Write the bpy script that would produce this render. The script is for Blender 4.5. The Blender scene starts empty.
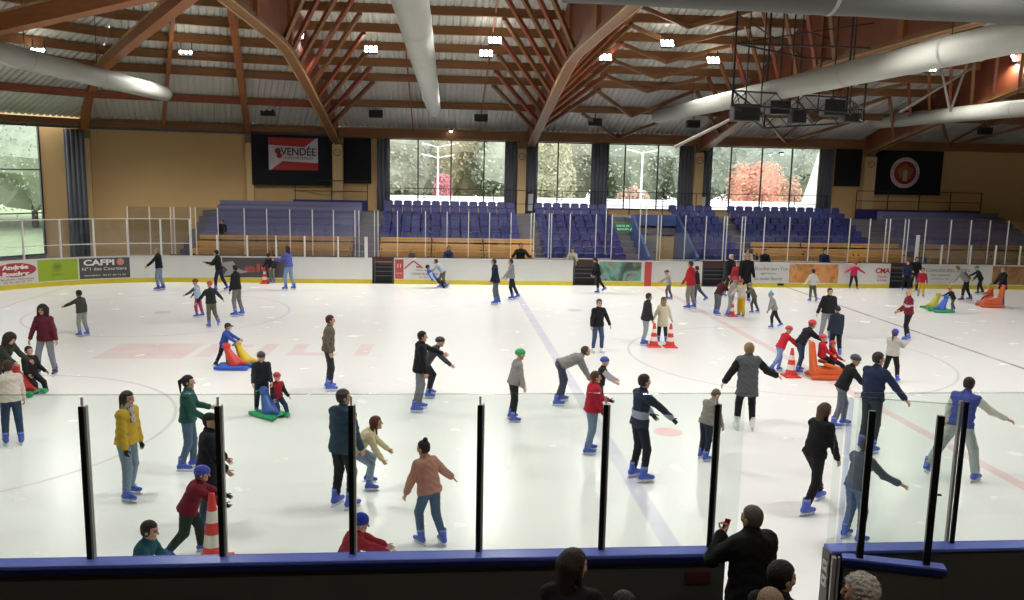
import bpy, bmesh, math, random
import numpy as np
from mathutils import Vector, Matrix, noise
random.seed(7)
C = bpy.context.scene.collection
SC = bpy.context.scene
R = math.radians
PI = math.pi

# ------------------------------------------------------------------ camera
F_PX, PITCH, YAW, ROLL, CAMH = 838.782, .15340, .08710, .02080, 5.2966
_cp, _sp, _cy, _sy = math.cos(PITCH), math.sin(PITCH), math.cos(YAW), math.sin(YAW)
FW = np.array([_sy*_cp, _cy*_cp, -_sp]); RT = np.array([_cy, -_sy, 0.]); UP = np.cross(RT, FW)
_cr, _sr = math.cos(ROLL), math.sin(ROLL)
RT, UP = _cr*RT+_sr*UP, -_sr*RT+_cr*UP
CAM = np.array([0, 0, CAMH])
def proj(P):
    d = np.asarray(P, float)-CAM; z = d@FW
    return 512+F_PX*(d@RT)/z, 300-F_PX*(d@UP)/z
def ray(px, py):
    return FW+RT*(px-512)/F_PX+UP*(300-py)/F_PX
def on_z(px, py, z=0.):
    d = ray(px, py); return CAM+d*((z-CAMH)/d[2])
def on_y(px, py, y):
    d = ray(px, py); return CAM+d*(y/d[1])
cam = bpy.data.cameras.new('camera'); cam.sensor_width = 36; cam.lens = F_PX/1024*36
cam.clip_start = .1; cam.clip_end = 500
co = bpy.data.objects.new('camera', cam); C.objects.link(co)
co.matrix_world = Matrix([[RT[0], UP[0], -FW[0], 0], [RT[1], UP[1], -FW[1], 0], [RT[2], UP[2], -FW[2], CAMH], [0, 0, 0, 1]])
SC.camera = co

# ------------------------------------------------------------------ materials
def lin(h):
    if not isinstance(h, str): return tuple(h)
    h = h.lstrip('#'); v = [int(h[i:i+2], 16)/255 for i in (0, 2, 4)]
    return tuple(c/12.92 if c < .04045 else ((c+.055)/1.055)**2.4 for c in v)
_m = {}
def mat(name, color, rough=.6, metal=0., noise_amt=0., scale=8., bump=0., bscale=30., spec=None, emit=None, strength=0.):
    if name in _m: return _m[name]
    m = bpy.data.materials.new(name); m.use_nodes = True; nt = m.node_tree; b = nt.nodes['Principled BSDF']
    c = lin(color); b.inputs['Base Color'].default_value = (*c, 1); b.inputs['Roughness'].default_value = rough
    b.inputs['Metallic'].default_value = metal
    if spec is not None: b.inputs['Specular IOR Level'].default_value = spec
    if noise_amt or bump:
        tc = nt.nodes.new('ShaderNodeTexCoord')
    if noise_amt:
        n = nt.nodes.new('ShaderNodeTexNoise'); n.inputs['Scale'].default_value = scale; n.inputs['Detail'].default_value = 4
        nt.links.new(tc.outputs['Object'], n.inputs['Vector'])
        r = nt.nodes.new('ShaderNodeMapRange'); r.inputs['To Min'].default_value = 1-noise_amt; r.inputs['To Max'].default_value = 1+noise_amt
        nt.links.new(n.outputs['Fac'], r.inputs['Value'])
        x = nt.nodes.new('ShaderNodeVectorMath'); x.operation = 'SCALE'; x.inputs[0].default_value = c
        nt.links.new(r.outputs['Result'], x.inputs['Scale']); nt.links.new(x.outputs['Vector'], b.inputs['Base Color'])
    if bump:
        n2 = nt.nodes.new('ShaderNodeTexNoise'); n2.inputs['Scale'].default_value = bscale; n2.inputs['Detail'].default_value = 3
        nt.links.new(tc.outputs['Object'], n2.inputs['Vector'])
        bp = nt.nodes.new('ShaderNodeBump'); bp.inputs['Strength'].default_value = bump; bp.inputs['Distance'].default_value = .02
        nt.links.new(n2.outputs['Fac'], bp.inputs['Height']); nt.links.new(bp.outputs['Normal'], b.inputs['Normal'])
    if emit is not None:
        b.inputs['Emission Color'].default_value = (*lin(emit), 1); b.inputs['Emission Strength'].default_value = strength
    _m[name] = m; return m
def cloth(h): return mat('cloth_'+h, h, .85, noise_amt=.12, scale=14, bump=.5, bscale=22, spec=.25)
def skin(h): return mat('skin_'+h, h, .55, noise_amt=.05, scale=20, spec=.3)
def hairm(h): return mat('hair_'+h, h, .6, noise_amt=.25, scale=60, bump=.6, bscale=90, spec=.3)
def plastic(h): return mat('plastic_'+h, h, .35, noise_amt=.04, scale=6)
def glassmat(name, tint, rough=.02, refl=1.5):
    if name in _m: return _m[name]
    m = bpy.data.materials.new(name); m.use_nodes = True; nt = m.node_tree; nt.nodes.clear()
    o = nt.nodes.new('ShaderNodeOutputMaterial'); t = nt.nodes.new('ShaderNodeBsdfTransparent'); t.inputs[0].default_value = (*tint, 1)
    g = nt.nodes.new('ShaderNodeBsdfGlossy'); g.inputs['Roughness'].default_value = rough; g.inputs['Color'].default_value = (.9, .93, .95, 1)
    f = nt.nodes.new('ShaderNodeFresnel'); f.inputs['IOR'].default_value = refl
    mx = nt.nodes.new('ShaderNodeMixShader')
    ge = nt.nodes.new('ShaderNodeNewGeometry'); mu = nt.nodes.new('ShaderNodeMath'); mu.operation = 'SUBTRACT'; mu.use_clamp = True
    nt.links.new(f.outputs[0], mu.inputs[0]); nt.links.new(ge.outputs['Backfacing'], mu.inputs[1])
    nt.links.new(mu.outputs[0], mx.inputs[0]); nt.links.new(t.outputs[0], mx.inputs[1]); nt.links.new(g.outputs[0], mx.inputs[2]); nt.links.new(mx.outputs[0], o.inputs[0])
    _m[name] = m; return m

# ------------------------------------------------------------------ objects
def tag(o, label=None, cat=None, group=None, kind=None):
    if label: o['label'] = label
    if cat: o['category'] = cat
    if group: o['group'] = group
    if kind: o['kind'] = kind
    return o
def empty(name, loc=(0, 0, 0), rz=0., label=None, cat=None, group=None, kind=None):
    o = bpy.data.objects.new(name, None); C.objects.link(o); o.location = loc; o.rotation_euler = (0, 0, rz); o.empty_display_size = .1
    return tag(o, label, cat, group, kind)
def link(name, me, mats, parent=None):
    o = bpy.data.objects.new(name, me); C.objects.link(o)
    if mats is not None and not me.materials:
        for m in (mats if isinstance(mats, (list, tuple)) else [mats]): me.materials.append(m)
    if parent is not None: o.parent = parent
    return o
class MB:
    def __init__(s): s.v = []; s.f = []; s.mi = []
    def add(s, vs, fs, mi=0):
        n = len(s.v); s.v += [tuple(v) for v in vs]; s.f += [tuple(i+n for i in f) for f in fs]; s.mi += [mi]*len(fs); return s
    def box(s, a, b, mi=0, M=None):
        x0, y0, z0 = a; x1, y1, z1 = b
        vs = [(x, y, z) for z in (z0, z1) for (x, y) in ((x0, y0), (x1, y0), (x1, y1), (x0, y1))]
        if M is not None: vs = [tuple(M @ Vector(v)) for v in vs]
        return s.add(vs, [(3, 2, 1, 0), (4, 5, 6, 7), (0, 1, 5, 4), (1, 2, 6, 5), (2, 3, 7, 6), (3, 0, 4, 7)], mi)
    def bar(s, a, b, w, h, mi=0, up=(0, 0, 1)):
        a = Vector(a); b = Vector(b); d = (b-a); L = d.length; d.normalize(); up = Vector(up)
        if abs(d.dot(up)) > .99: up = Vector((0, 1, 0))
        x = d.cross(up).normalized(); z = x.cross(d).normalized()
        M = Matrix([[x[0], d[0], z[0], a[0]], [x[1], d[1], z[1], a[1]], [x[2], d[2], z[2], a[2]], [0, 0, 0, 1]])
        return s.box((-w/2, 0, -h/2), (w/2, L, h/2), mi, M)
    def tube(s, a, b, r0, r1=None, n=12, mi=0, cap=True):
        r1 = r0 if r1 is None else r1
        a = Vector(a); b = Vector(b); d = (b-a).normalized(); up = Vector((0, 0, 1)) if abs(d.z) < .9 else Vector((1, 0, 0))
        x = d.cross(up).normalized(); y = d.cross(x)
        vs = []
        for p, r in ((a, r0), (b, r1)):
            for k in range(n):
                t = 2*PI*k/n; vs.append(tuple(p+x*r*math.cos(t)+y*r*math.sin(t)))
        fs = [(k, (k+1) % n, n+(k+1) % n, n+k) for k in range(n)]
        if cap: fs += [tuple(range(n))[::-1], tuple(range(n, 2*n))]
        return s.add(vs, fs, mi)
    def lathe(s, prof, c=(0, 0, 0), n=20, mi=0, mis=None):
        for j in range(len(prof)-1):
            vs = []
            for r, z in prof[j:j+2]:
                for k in range(n):
                    t = 2*PI*k/n; vs.append((c[0]+r*math.cos(t), c[1]+r*math.sin(t), c[2]+z))
            s.add(vs, [(k, (k+1) % n, n+(k+1) % n, n+k) for k in range(n)], mis[j] if mis else mi)
        return s
    def prism(s, pts, a, b, mi=0):
        """pts: list of 3D points (polygon); extruded by vector b-a."""
        n = len(pts); d = Vector(b)-Vector(a); vs = [tuple(Vector(p)) for p in pts]+[tuple(Vector(p)+d) for p in pts]
        fs = [(k, (k+1) % n, n+(k+1) % n, n+k) for k in range(n)]+[tuple(range(n))[::-1], tuple(range(n, 2*n))]
        return s.add(vs, fs, mi)
    def build(s, name, mats, parent=None, smooth=False, bevel=0):
        me = bpy.data.meshes.new(name); me.from_pydata(s.v, [], s.f); me.update()
        o = link(name, me, mats, parent); me.polygons.foreach_set('material_index', s.mi)
        bm = bmesh.new(); bm.from_mesh(me); bmesh.ops.remove_doubles(bm, verts=bm.verts, dist=1e-5); bmesh.ops.recalc_face_normals(bm, faces=bm.faces); bm.to_mesh(me); bm.free()
        if smooth: me.polygons.foreach_set('use_smooth', [True]*len(me.polygons))
        if bevel:
            md = o.modifiers.new('bevel', 'BEVEL'); md.width = bevel; md.segments = 2; md.limit_method = 'ANGLE'
        return o
def text(s, name, M, size, m, parent, align='CENTER', depth=.004, xs=1., bold=0.):
    cu = bpy.data.curves.new(name, 'FONT'); cu.body = s; cu.size = size; cu.align_x = align; cu.align_y = 'CENTER'; cu.extrude = depth; cu.resolution_u = 3; cu.offset = bold
    t = bpy.data.objects.new('tmp', cu); C.objects.link(t)
    me = bpy.data.meshes.new_from_object(t.evaluated_get(bpy.context.evaluated_depsgraph_get())); me.name = name
    bpy.data.objects.remove(t); bpy.data.curves.remove(cu)
    me.materials.clear()
    me.transform(M @ Matrix.Diagonal((xs, 1, 1, 1)))
    return link(name, me, m, parent)
def frame(o, x, up=(0, 0, 1)):
    """matrix whose local x runs along x, local y up, local z toward the viewer side"""
    x = Vector(x).normalized(); y = Vector(up); z = x.cross(y).normalized(); y = z.cross(x)
    return Matrix([[x[0], y[0], z[0], o[0]], [x[1], y[1], z[1], o[1]], [x[2], y[2], z[2], o[2]], [0, 0, 0, 1]])

# ------------------------------------------------------------------ distance-field surfaces
def nets(Fv, xs, ys, zs):
    S = Fv < 0
    nx, ny, nz = S.shape
    c = np.zeros((nx-1, ny-1, nz-1), np.uint8)
    for i in (0, 1):
        for j in (0, 1):
            for k in (0, 1): c += S[i:nx-1+i, j:ny-1+j, k:nz-1+k]
    act = (c > 0) & (c < 8); ids = np.full(act.shape, -1, np.int64); I = np.argwhere(act); ids[act] = np.arange(len(I))
    acc = np.zeros((len(I), 3)); cnt = np.zeros(len(I))
    for (a, b) in [((0,0,0),(1,0,0)),((0,1,0),(1,1,0)),((0,0,1),(1,0,1)),((0,1,1),(1,1,1)),((0,0,0),(0,1,0)),((1,0,0),(1,1,0)),((0,0,1),(0,1,1)),((1,0,1),(1,1,1)),((0,0,0),(0,0,1)),((1,0,0),(1,0,1)),((0,1,0),(0,1,1)),((1,1,0),(1,1,1))]:
        a = np.array(a); b = np.array(b); A = I+a; B = I+b
        fa = Fv[A[:, 0], A[:, 1], A[:, 2]]; fb = Fv[B[:, 0], B[:, 1], B[:, 2]]; m = (fa < 0) != (fb < 0)
        t = np.zeros(len(I)); t[m] = fa[m]/(fa[m]-fb[m]); acc[m] += (a+(b-a)*t[m, None]); cnt[m] += 1
    p = I+acc/np.maximum(cnt, 1)[:, None]
    h = np.array([xs[1]-xs[0], ys[1]-ys[0], zs[1]-zs[0]]); V = p*h+np.array([xs[0], ys[0], zs[0]])
    Q = []
    for ax in range(3):
        sl0 = [slice(None)]*3; sl1 = [slice(None)]*3; sl0[ax] = slice(0, -1); sl1[ax] = slice(1, None)
        a = S[tuple(sl0)]; b = S[tuple(sl1)]; E = np.argwhere(a != b)
        o1, o2 = [(1, 2), (2, 0), (0, 1)][ax]
        E = E[(E[:, o1] > 0) & (E[:, o2] > 0)]
        E = E[(E[:, o1] < act.shape[o1]) & (E[:, o2] < act.shape[o2])]
        d1 = np.zeros(3, int); d1[o1] = 1; d2 = np.zeros(3, int); d2[o2] = 1
        q = np.stack([ids[tuple((E-d1-d2).T)], ids[tuple((E-d2).T)], ids[tuple(E.T)], ids[tuple((E-d1).T)]], 1)
        fl = ~a[tuple(E.T)]; q[fl] = q[fl][:, ::-1]; Q.append(q)
    Q = np.concatenate(Q) if Q else np.zeros((0, 4), int)
    return V, Q[(Q >= 0).all(1)]
def seg(p, a, b, ra, rb, w=None, fac=1.):
    a = np.asarray(a, float); b = np.asarray(b, float); ab = b-a; L = max((ab*ab).sum(), 1e-9)
    pa = p-a; t = np.clip(pa@ab/L, 0, 1); q = pa-t[:, None]*ab
    if w is not None:
        w = np.asarray(w, float); qw = q@w; q = q-np.outer(qw*(1-1/fac), w)
    return np.sqrt((q*q).sum(1))-(ra+(rb-ra)*t)
def ell(p, c, r):
    r = np.asarray(r, float); q = (p-np.asarray(c, float))/r
    return (np.sqrt((q*q).sum(1))-1)*r.min()
def bx(p, c, h, rd=0.):
    q = np.abs(p-np.asarray(c, float))-np.asarray(h, float)+rd
    return np.sqrt((np.maximum(q, 0)**2).sum(1))+np.minimum(q.max(1), 0)-rd
def smin(a, b, k):
    h = np.clip(.5+.5*(b-a)/k, 0, 1); return b+(a-b)*h-k*h*(1-h)
def sdf_mesh(fn, lo, hi, h):
    ax = [np.arange(lo[i]-2*h, hi[i]+2*h, h) for i in range(3)]
    G = np.stack(np.meshgrid(*ax, indexing='ij'), -1).reshape(-1, 3)
    return nets(fn(G).reshape([len(a) for a in ax]), *ax)
def np_mesh(name, V, Q, mi=None, smooth=True):
    me = bpy.data.meshes.new(name); me.vertices.add(len(V)); me.vertices.foreach_set('co', np.asarray(V, np.float32).ravel())
    me.loops.add(len(Q)*4); me.loops.foreach_set('vertex_index', np.asarray(Q, np.int32).ravel())
    me.polygons.add(len(Q)); me.polygons.foreach_set('loop_start', np.arange(0, len(Q)*4, 4, dtype=np.int32))
    try: me.polygons.foreach_set('loop_total', np.full(len(Q), 4, np.int32))
    except Exception: pass
    me.polygons.foreach_set('use_smooth', np.full(len(Q), smooth))
    if mi is not None: me.polygons.foreach_set('material_index', np.asarray(mi, np.int32))
    me.update(calc_edges=True); me.validate(); return me

# ---- templates
_T = {}
def T_head(h):
    def f(p):
        s = p.copy(); s[:, 0] = np.abs(s[:, 0])
        d = smin(ell(s, (0, -.012, .03), (.076, .094, .086)), ell(s, (0, .02, -.05), (.056, .064, .066)), .03)
        d = smin(d, ell(s, (0, .066, -.092), (.022, .02, .02)), .02)
        d = smin(d, seg(s, (0, .088, .012), (0, .106, -.024), .009, .014), .012)
        d = smin(d, seg(s, (.018, .086, .026), (.046, .072, .028), .009, .008), .015)
        d = smin(d, ell(s, (.042, .066, -.022), (.02, .016, .02)), .02)
        d = -smin(-d, ell(s, (.031, .096, .006), (.017, .014, .012)), .008)
        d = smin(d, ell(s, (.031, .078, .006), (.013, .012, .011)), .003)
        d = smin(d, seg(s, (0, .084, -.055), (.02, .076, -.055), .008, .005), .006)
        d = np.minimum(d, ell(s, (.078, -.008, -.006), (.011, .021, .032)))
        return d
    V, Q = sdf_mesh(f, (-.1, -.12, -.13), (.1, .13, .13), h)
    c = V[Q].mean(1); mi = np.zeros(len(Q), int); a = np.abs(c[:, 0])
    mi[(np.abs(a-.031) < .013) & (np.abs(c[:, 2]-.006) < .0075) & (c[:, 1] > .06)] = 1
    mi[(np.abs(a-.031) < .019) & (np.abs(c[:, 2]-.030) < .0055) & (c[:, 1] > .06)] = 1
    mi[(a < .024) & (np.abs(c[:, 2]+.055) < .008) & (c[:, 1] > .07)] = 2
    return V, Q, mi
def T_hand(kind):
    def f(p):
        d = bx(p, (0, 0, -.045), (.014, .04, .045), .013)
        ang = {'relax': (22, 30), 'open': (4, 6), 'grip': (62, 70)}[kind]
        for i, (y, L) in enumerate(((.031, .072), (.011, .08), (-.010, .074), (-.029, .058))):
            a1 = R(ang[0]+i*3); a2 = a1+R(ang[1]); sp = (y*.9 if kind == 'open' else y*.12)
            p0 = np.array([0, y, -.085]); p1 = p0+np.array([math.sin(a1)*L*.5, sp*.5, -math.cos(a1)*L*.5]); p2 = p1+np.array([math.sin(a2)*L*.5, sp*.5, -math.cos(a2)*L*.5])
            d = smin(d, np.minimum(seg(p, p0, p1, .0095, .0088), seg(p, p1, p2, .0088, .0072)), .004)
        t0 = np.array([.004, .034, -.03]); t1 = t0+np.array([.016, .032, -.028]); t2 = t1+np.array([.01, .008, -.03])
        d = smin(d, np.minimum(seg(p, t0, t1, .012, .0105), seg(p, t1, t2, .0105, .0085)), .008)
        d = smin(d, seg(p, (0, 0, .035), (0, 0, -.01), .026, .028), .015)
        return d
    return sdf_mesh(f, (-.03, -.09, -.18), (.09, .09, .07), .0062)
def tmpl(k, *a):
    key = (k,)+a
    if key not in _T: _T[key] = {'head': T_head, 'hand': T_hand}[k](*a)
    return _T[key]
def hair_sdf(kind):
    def skull(p, g): return smin(ell(p, (0, -.016, .034), (.078+g, .094+g, .088+g)), ell(p, (0, -.035, -.03), (.062+g, .055+g, .05+g)), .03)
    def facecut(p, zl=.062, y0=.03): return bx(p, (0, .5+y0, zl-.5), (.2, .5, .5), .02)
    def f(p):
        if kind in ('short', 'bun', 'pony', 'long', 'grey', 'curlyshort'):
            g = {'short': .010, 'bun': .008, 'pony': .009, 'long': .013, 'grey': .006, 'curlyshort': .022}[kind]
            d = skull(p, g)
            if kind == 'curlyshort': d += .006*np.sin(p[:, 0]*120+4*np.sin(p[:, 1]*47))*np.sin(p[:, 1]*105+3*np.sin(p[:, 2]*61))+.004*np.sin(p[:, 2]*170+5*np.sin(p[:, 0]*53))
            if kind == 'bun': d = smin(d, ell(p, (0, -.06, .135), (.036, .036, .034)), .012)
            if kind == 'pony': d = smin(d, np.minimum(seg(p, (0, -.1, .06), (0, -.15, .01), .02, .03), seg(p, (0, -.15, .01), (0, -.135, -.2), .032, .012)), .015)
            if kind == 'long':
                d = smin(d, seg(p, (0, -.07, .02), (0, -.085, -.24), .05, .035, (1, 0, 0), 2.0), .03)
                q = p.copy(); q[:, 0] = np.abs(q[:, 0]); d = smin(d, seg(q, (.075, -.01, .03), (.085, -.005, -.17), .022, .016), .02)
            d = -smin(-d, facecut(p), .01)
            if kind in ('short', 'grey', 'bun', 'pony'): d = np.maximum(d, -(p[:, 2]+.065)) if kind != 'pony' else d
            return d+.0015*np.sin(p[:, 0]*260+p[:, 2]*60)
        if kind == 'curly':
            d = smin(skull(p, .035), seg(p, (0, -.06, .0), (0, -.06, -.17), .1, .085, (1, 0, 0), 1.25), .04)
            q = p.copy(); q[:, 0] = np.abs(q[:, 0]); d = smin(d, seg(q, (.08, 0, .03), (.1, .01, -.14), .045, .04), .03)
            d += .011*np.sin(p[:, 0]*110)*np.sin(p[:, 1]*105)*np.sin(p[:, 2]*115)
            return -smin(-d, bx(p, (0, .53, -.44), (.055, .5, .5), .02), .01)
        if kind == 'helmet':
            d = ell(p, (0, -.008, .042), (.098, .122, .1)); d = d+.006*np.maximum(0, np.cos(p[:, 0]*110))*(p[:, 2] > .06)
            d = np.maximum(d, -(p[:, 2]-.018-.15*np.minimum(p[:, 1], .05)))
            q = p.copy(); q[:, 0] = np.abs(q[:, 0])
            d = np.minimum(d, np.minimum(seg(q, (.086, -.02, .03), (.078, .0, -.05), .007, .007), seg(q, (.078, .0, -.05), (.0, .06, -.112), .007, .007)))
            return d
        if kind == 'beanie':
            d = smin(ell(p, (0, -.012, .045), (.088, .106, .098)), ell(p, (0, -.02, .02), (.091, .109, .05)), .02)
            d = np.maximum(d, -(p[:, 2]-.0-.35*np.clip(p[:, 1], -.1, .1)))
            return d+.0025*np.cos(np.arctan2(p[:, 0], p[:, 1])*26)
        if kind == 'pom':
            d = smin(ell(p, (0, -.012, .045), (.088, .106, .098)), ell(p, (0, -.02, .02), (.091, .109, .05)), .02)
            d = np.maximum(d, -(p[:, 2]-.0-.35*np.clip(p[:, 1], -.1, .1)))
            return np.minimum(d, ell(p, (0, -.02, .165), (.036, .036, .034))+.003*np.sin(p[:, 0]*300)*np.sin(p[:, 2]*300))
        if kind == 'hood':
            d = smin(ell(p, (0, -.018, .03), (.095, .118, .108)), seg(p, (0, -.03, -.02), (0, -.03, -.15), .09, .1), .04)
            return -smin(-d, bx(p, (0, .545, -.4), (.06, .5, .45), .03), .015)
        if kind == 'cap':
            d = ell(p, (0, -.012, .04), (.086, .104, .092)); d = np.maximum(d, -(p[:, 2]-.035))
            v = np.maximum(ell(p, (0, .1, .05), (.075, .085, .014)), -(p[:, 1]-.05)); d = np.minimum(d, v)
            return np.minimum(d, np.maximum(skull(p, .008), np.maximum(p[:, 2]-.05, p[:, 1]+.03)))
    return f
def hair_mesh(kind, h, m):
    key = ('hair', kind, h, m.name)
    if key not in _T:
        V, Q = sdf_mesh(hair_sdf(kind), (-.16, -.21, -.3), (.16, .2, .21), h)
        me = np_mesh(kind, V, Q); me.materials.append(m); _T[key] = me
    return _T[key]
def skate_meshes(colr, h):
    key = ('skate', colr, h)
    if key not in _T:
        def f(p):
            d = seg(p, (0, -.045, -.052), (0, .145, -.06), .044, .034, (1, 0, 0), .95)
            d = smin(d, seg(p, (0, -.012, -.03), (0, .002, .10), .05, .056), .03)
            d = smin(d, seg(p, (0, .03, -.02), (0, .09, -.045), .04, .03), .02)
            for y, z in ((.04, .0), (.02, .055), (.03, -.02)):
                d = np.minimum(d, bx(p, (.0, y+.0, z), (.056, .03, .008), .004))
            return np.maximum(d, -(p[:, 2]+.088))
        V, Q = sdf_mesh(f, (-.07, -.11, -.1), (.07, .2, .12), h)
        c = V[Q].mean(1); mi = ((np.abs(c[:, 2]+.082) < .009) | ((np.abs(c[:, 2]-.1) < .012))).astype(int)
        me = np_mesh('skate', V, Q, mi)
        me.materials.append(plastic(colr)); me.materials.append(plastic('#8f9bd0' if colr not in ('#e9e9e6',) else '#c9c9c6'))
        b = MB()
        pts = [(-.004, -.095, -.118), (-.004, .165, -.118), (-.004, .185, -.128), (-.004, .165, -.141), (-.004, -.09, -.141), (-.004, -.105, -.13)]
        b.prism(pts, (0, 0, 0), (.008, 0, 0), 1)
        b.box((-.013, -.085, -.12), (.013, .15, -.108), 0); b.box((-.016, -.08, -.112), (.016, -.02, -.086), 0); b.box((-.016, .07, -.112), (.016, .15, -.086), 0)
        o = b.build('blade', [plastic('#dfe3ea'), mat('blade_steel', '#c8ccd2', .25, 1.)]); bm = o.data; bpy.data.objects.remove(o)
        _T[key] = (me, bm)
    return _T[key]

def shoe_mesh(h=.01):
    if 'shoe' not in _T:
        def f(p):
            d = smin(seg(p, (0, -.045, -.098), (0, .14, -.108), .042, .034, (1, 0, 0), .95), seg(p, (0, -.012, -.07), (0, .0, .02), .044, .046), .03)
            return np.maximum(d, -(p[:, 2]+.14))
        V, Q = sdf_mesh(f, (-.07, -.11, -.15), (.07, .2, .07), h); me = np_mesh('shoe', V, Q); me.materials.append(plastic('#1c1b1c')); _T['shoe'] = me
    return _T['shoe']
# ---- posed figure
class Fig: pass
def rotx(v, a):  # rotate about x: forward lean positive = +y
    c, s = math.cos(a), math.sin(a); return np.array([v[0], v[1]*c+v[2]*s, -v[1]*s+v[2]*c])
def fk(s, o):
    """joints in the person's frame (x right, y forward, z up); blades rest on z=0"""
    c = min(1., max(0., (1.0-s)/.38)); hr = 1+.30*c
    if o.get('child'): hr = max(hr, 1.2)
    f = Fig(); f.s = s; f.hs = s*hr
    th, sh, to = .43*s*(1-.06*c), .41*s*(1-.06*c), .50*s
    lean = R(o.get('lean', 4)); side = R(o.get('side', 0))
    u = np.array([math.sin(side), math.sin(lean)*math.cos(side), math.cos(lean)*math.cos(side)])
    f.u = u; wf = .9 if o.get('f') else 1.
    def lg(sd, a):
        fw, out, kn = R(a[0]), R(a[1]), R(a[2])
        hip = np.array([sd*.088*s, 0, 0])
        d1 = np.array([sd*math.sin(out), math.sin(fw)*math.cos(out), -math.cos(fw)*math.cos(out)])
        a2 = fw-kn; d2 = np.array([sd*math.sin(out)*.7, math.sin(a2), -math.cos(a2)]); d2 /= np.linalg.norm(d2)
        k = hip+d1*th; an = k+d2*sh
        return hip, k, an, a2
    la, ra = o.get('l', (8, 4, 16)), o.get('r', (-2, 4, 12))
    if not o.get('sit') and max(la[2], ra[2]) < 13 and not o.get('stiff'): la = (la[0]+7, la[1]+1, la[2]+13); ra = (ra[0]+5, ra[1]+1, ra[2]+10)
    L = lg(-1, la); Rr = lg(1, ra)
    sa = .141*s*1.08
    zmin = min(L[2][2], Rr[2][2]); pz = sa-zmin+o.get('lift', 0)*s
    mid = (L[2]+Rr[2])/2; off = np.array([-mid[0], -mid[1], pz])
    if o.get('sit'): off = np.array([0, 0, o['sit']])
    f.legs = [[j+off for j in q[:3]]+[q[3]] for q in (L, Rr)]
    f.pitch = [0 if (q[2][2]-zmin) < .03*s and not o.get('sit') else max(-.9, min(.9, q[3]*.8)) for q in (L, Rr)]
    f.pel = off+u*.02*s; f.nb = f.pel+u*to; f.ch = f.pel+u*to*.72; f.wa = f.pel+u*to*.3
    hx = np.array([math.cos(side), 0, -math.sin(side)])
    f.sh = [f.nb-u*.055*s+hx*sd*.172*s*wf for sd in (-1, 1)]
    f.hx = hx
    f.arms = []
    for i, sd in enumerate((-1, 1)):
        a = o.get('LR'[i], (6, 14, 14)); fw, out, el = R(a[0]), R(a[1]), R(a[2])
        d1 = np.array([sd*math.sin(out), math.sin(fw)*math.cos(out), -math.cos(fw)*math.cos(out)])
        a2 = fw+el; o2 = out*(a[3] if len(a) > 3 else .7)
        d2 = np.array([sd*math.sin(o2), math.sin(a2)*math.cos(o2), -math.cos(a2)*math.cos(o2)])
        e = f.sh[i]+d1*.285*s; w = e+d2*.25*s
        f.arms.append((f.sh[i], e, w, d2))
    hl = lean*.55+R(o.get('hp', 0)); hy = R(o.get('hyaw', 0))
    nd = np.array([math.sin(side)*.5, math.sin(lean*.8+R(o.get('hp', 0))*.3), math.cos(lean*.8+R(o.get('hp', 0))*.3)])
    f.head = f.nb+nd*(.055*s+.115*f.hs)+np.array([0, .015*s, 0]); f.nd = nd
    M = Matrix.Rotation(-hy, 4, 'Z') @ Matrix.Rotation(-hl, 4, 'X')
    f.HM = Matrix.Translation(Vector(f.head)) @ M @ Matrix.Scale(f.hs, 4)
    f.top = f.head+np.array(M @ Vector((0, 0, 1)))[:3]*.125*f.hs
    return f
def xf(V, M):
    A = np.array(M); return V@A[:3, :3].T+A[:3, 3]
def tube_end(d, p, at, n): return np.maximum(d, (p-at)@n)
n_people = 0
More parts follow.
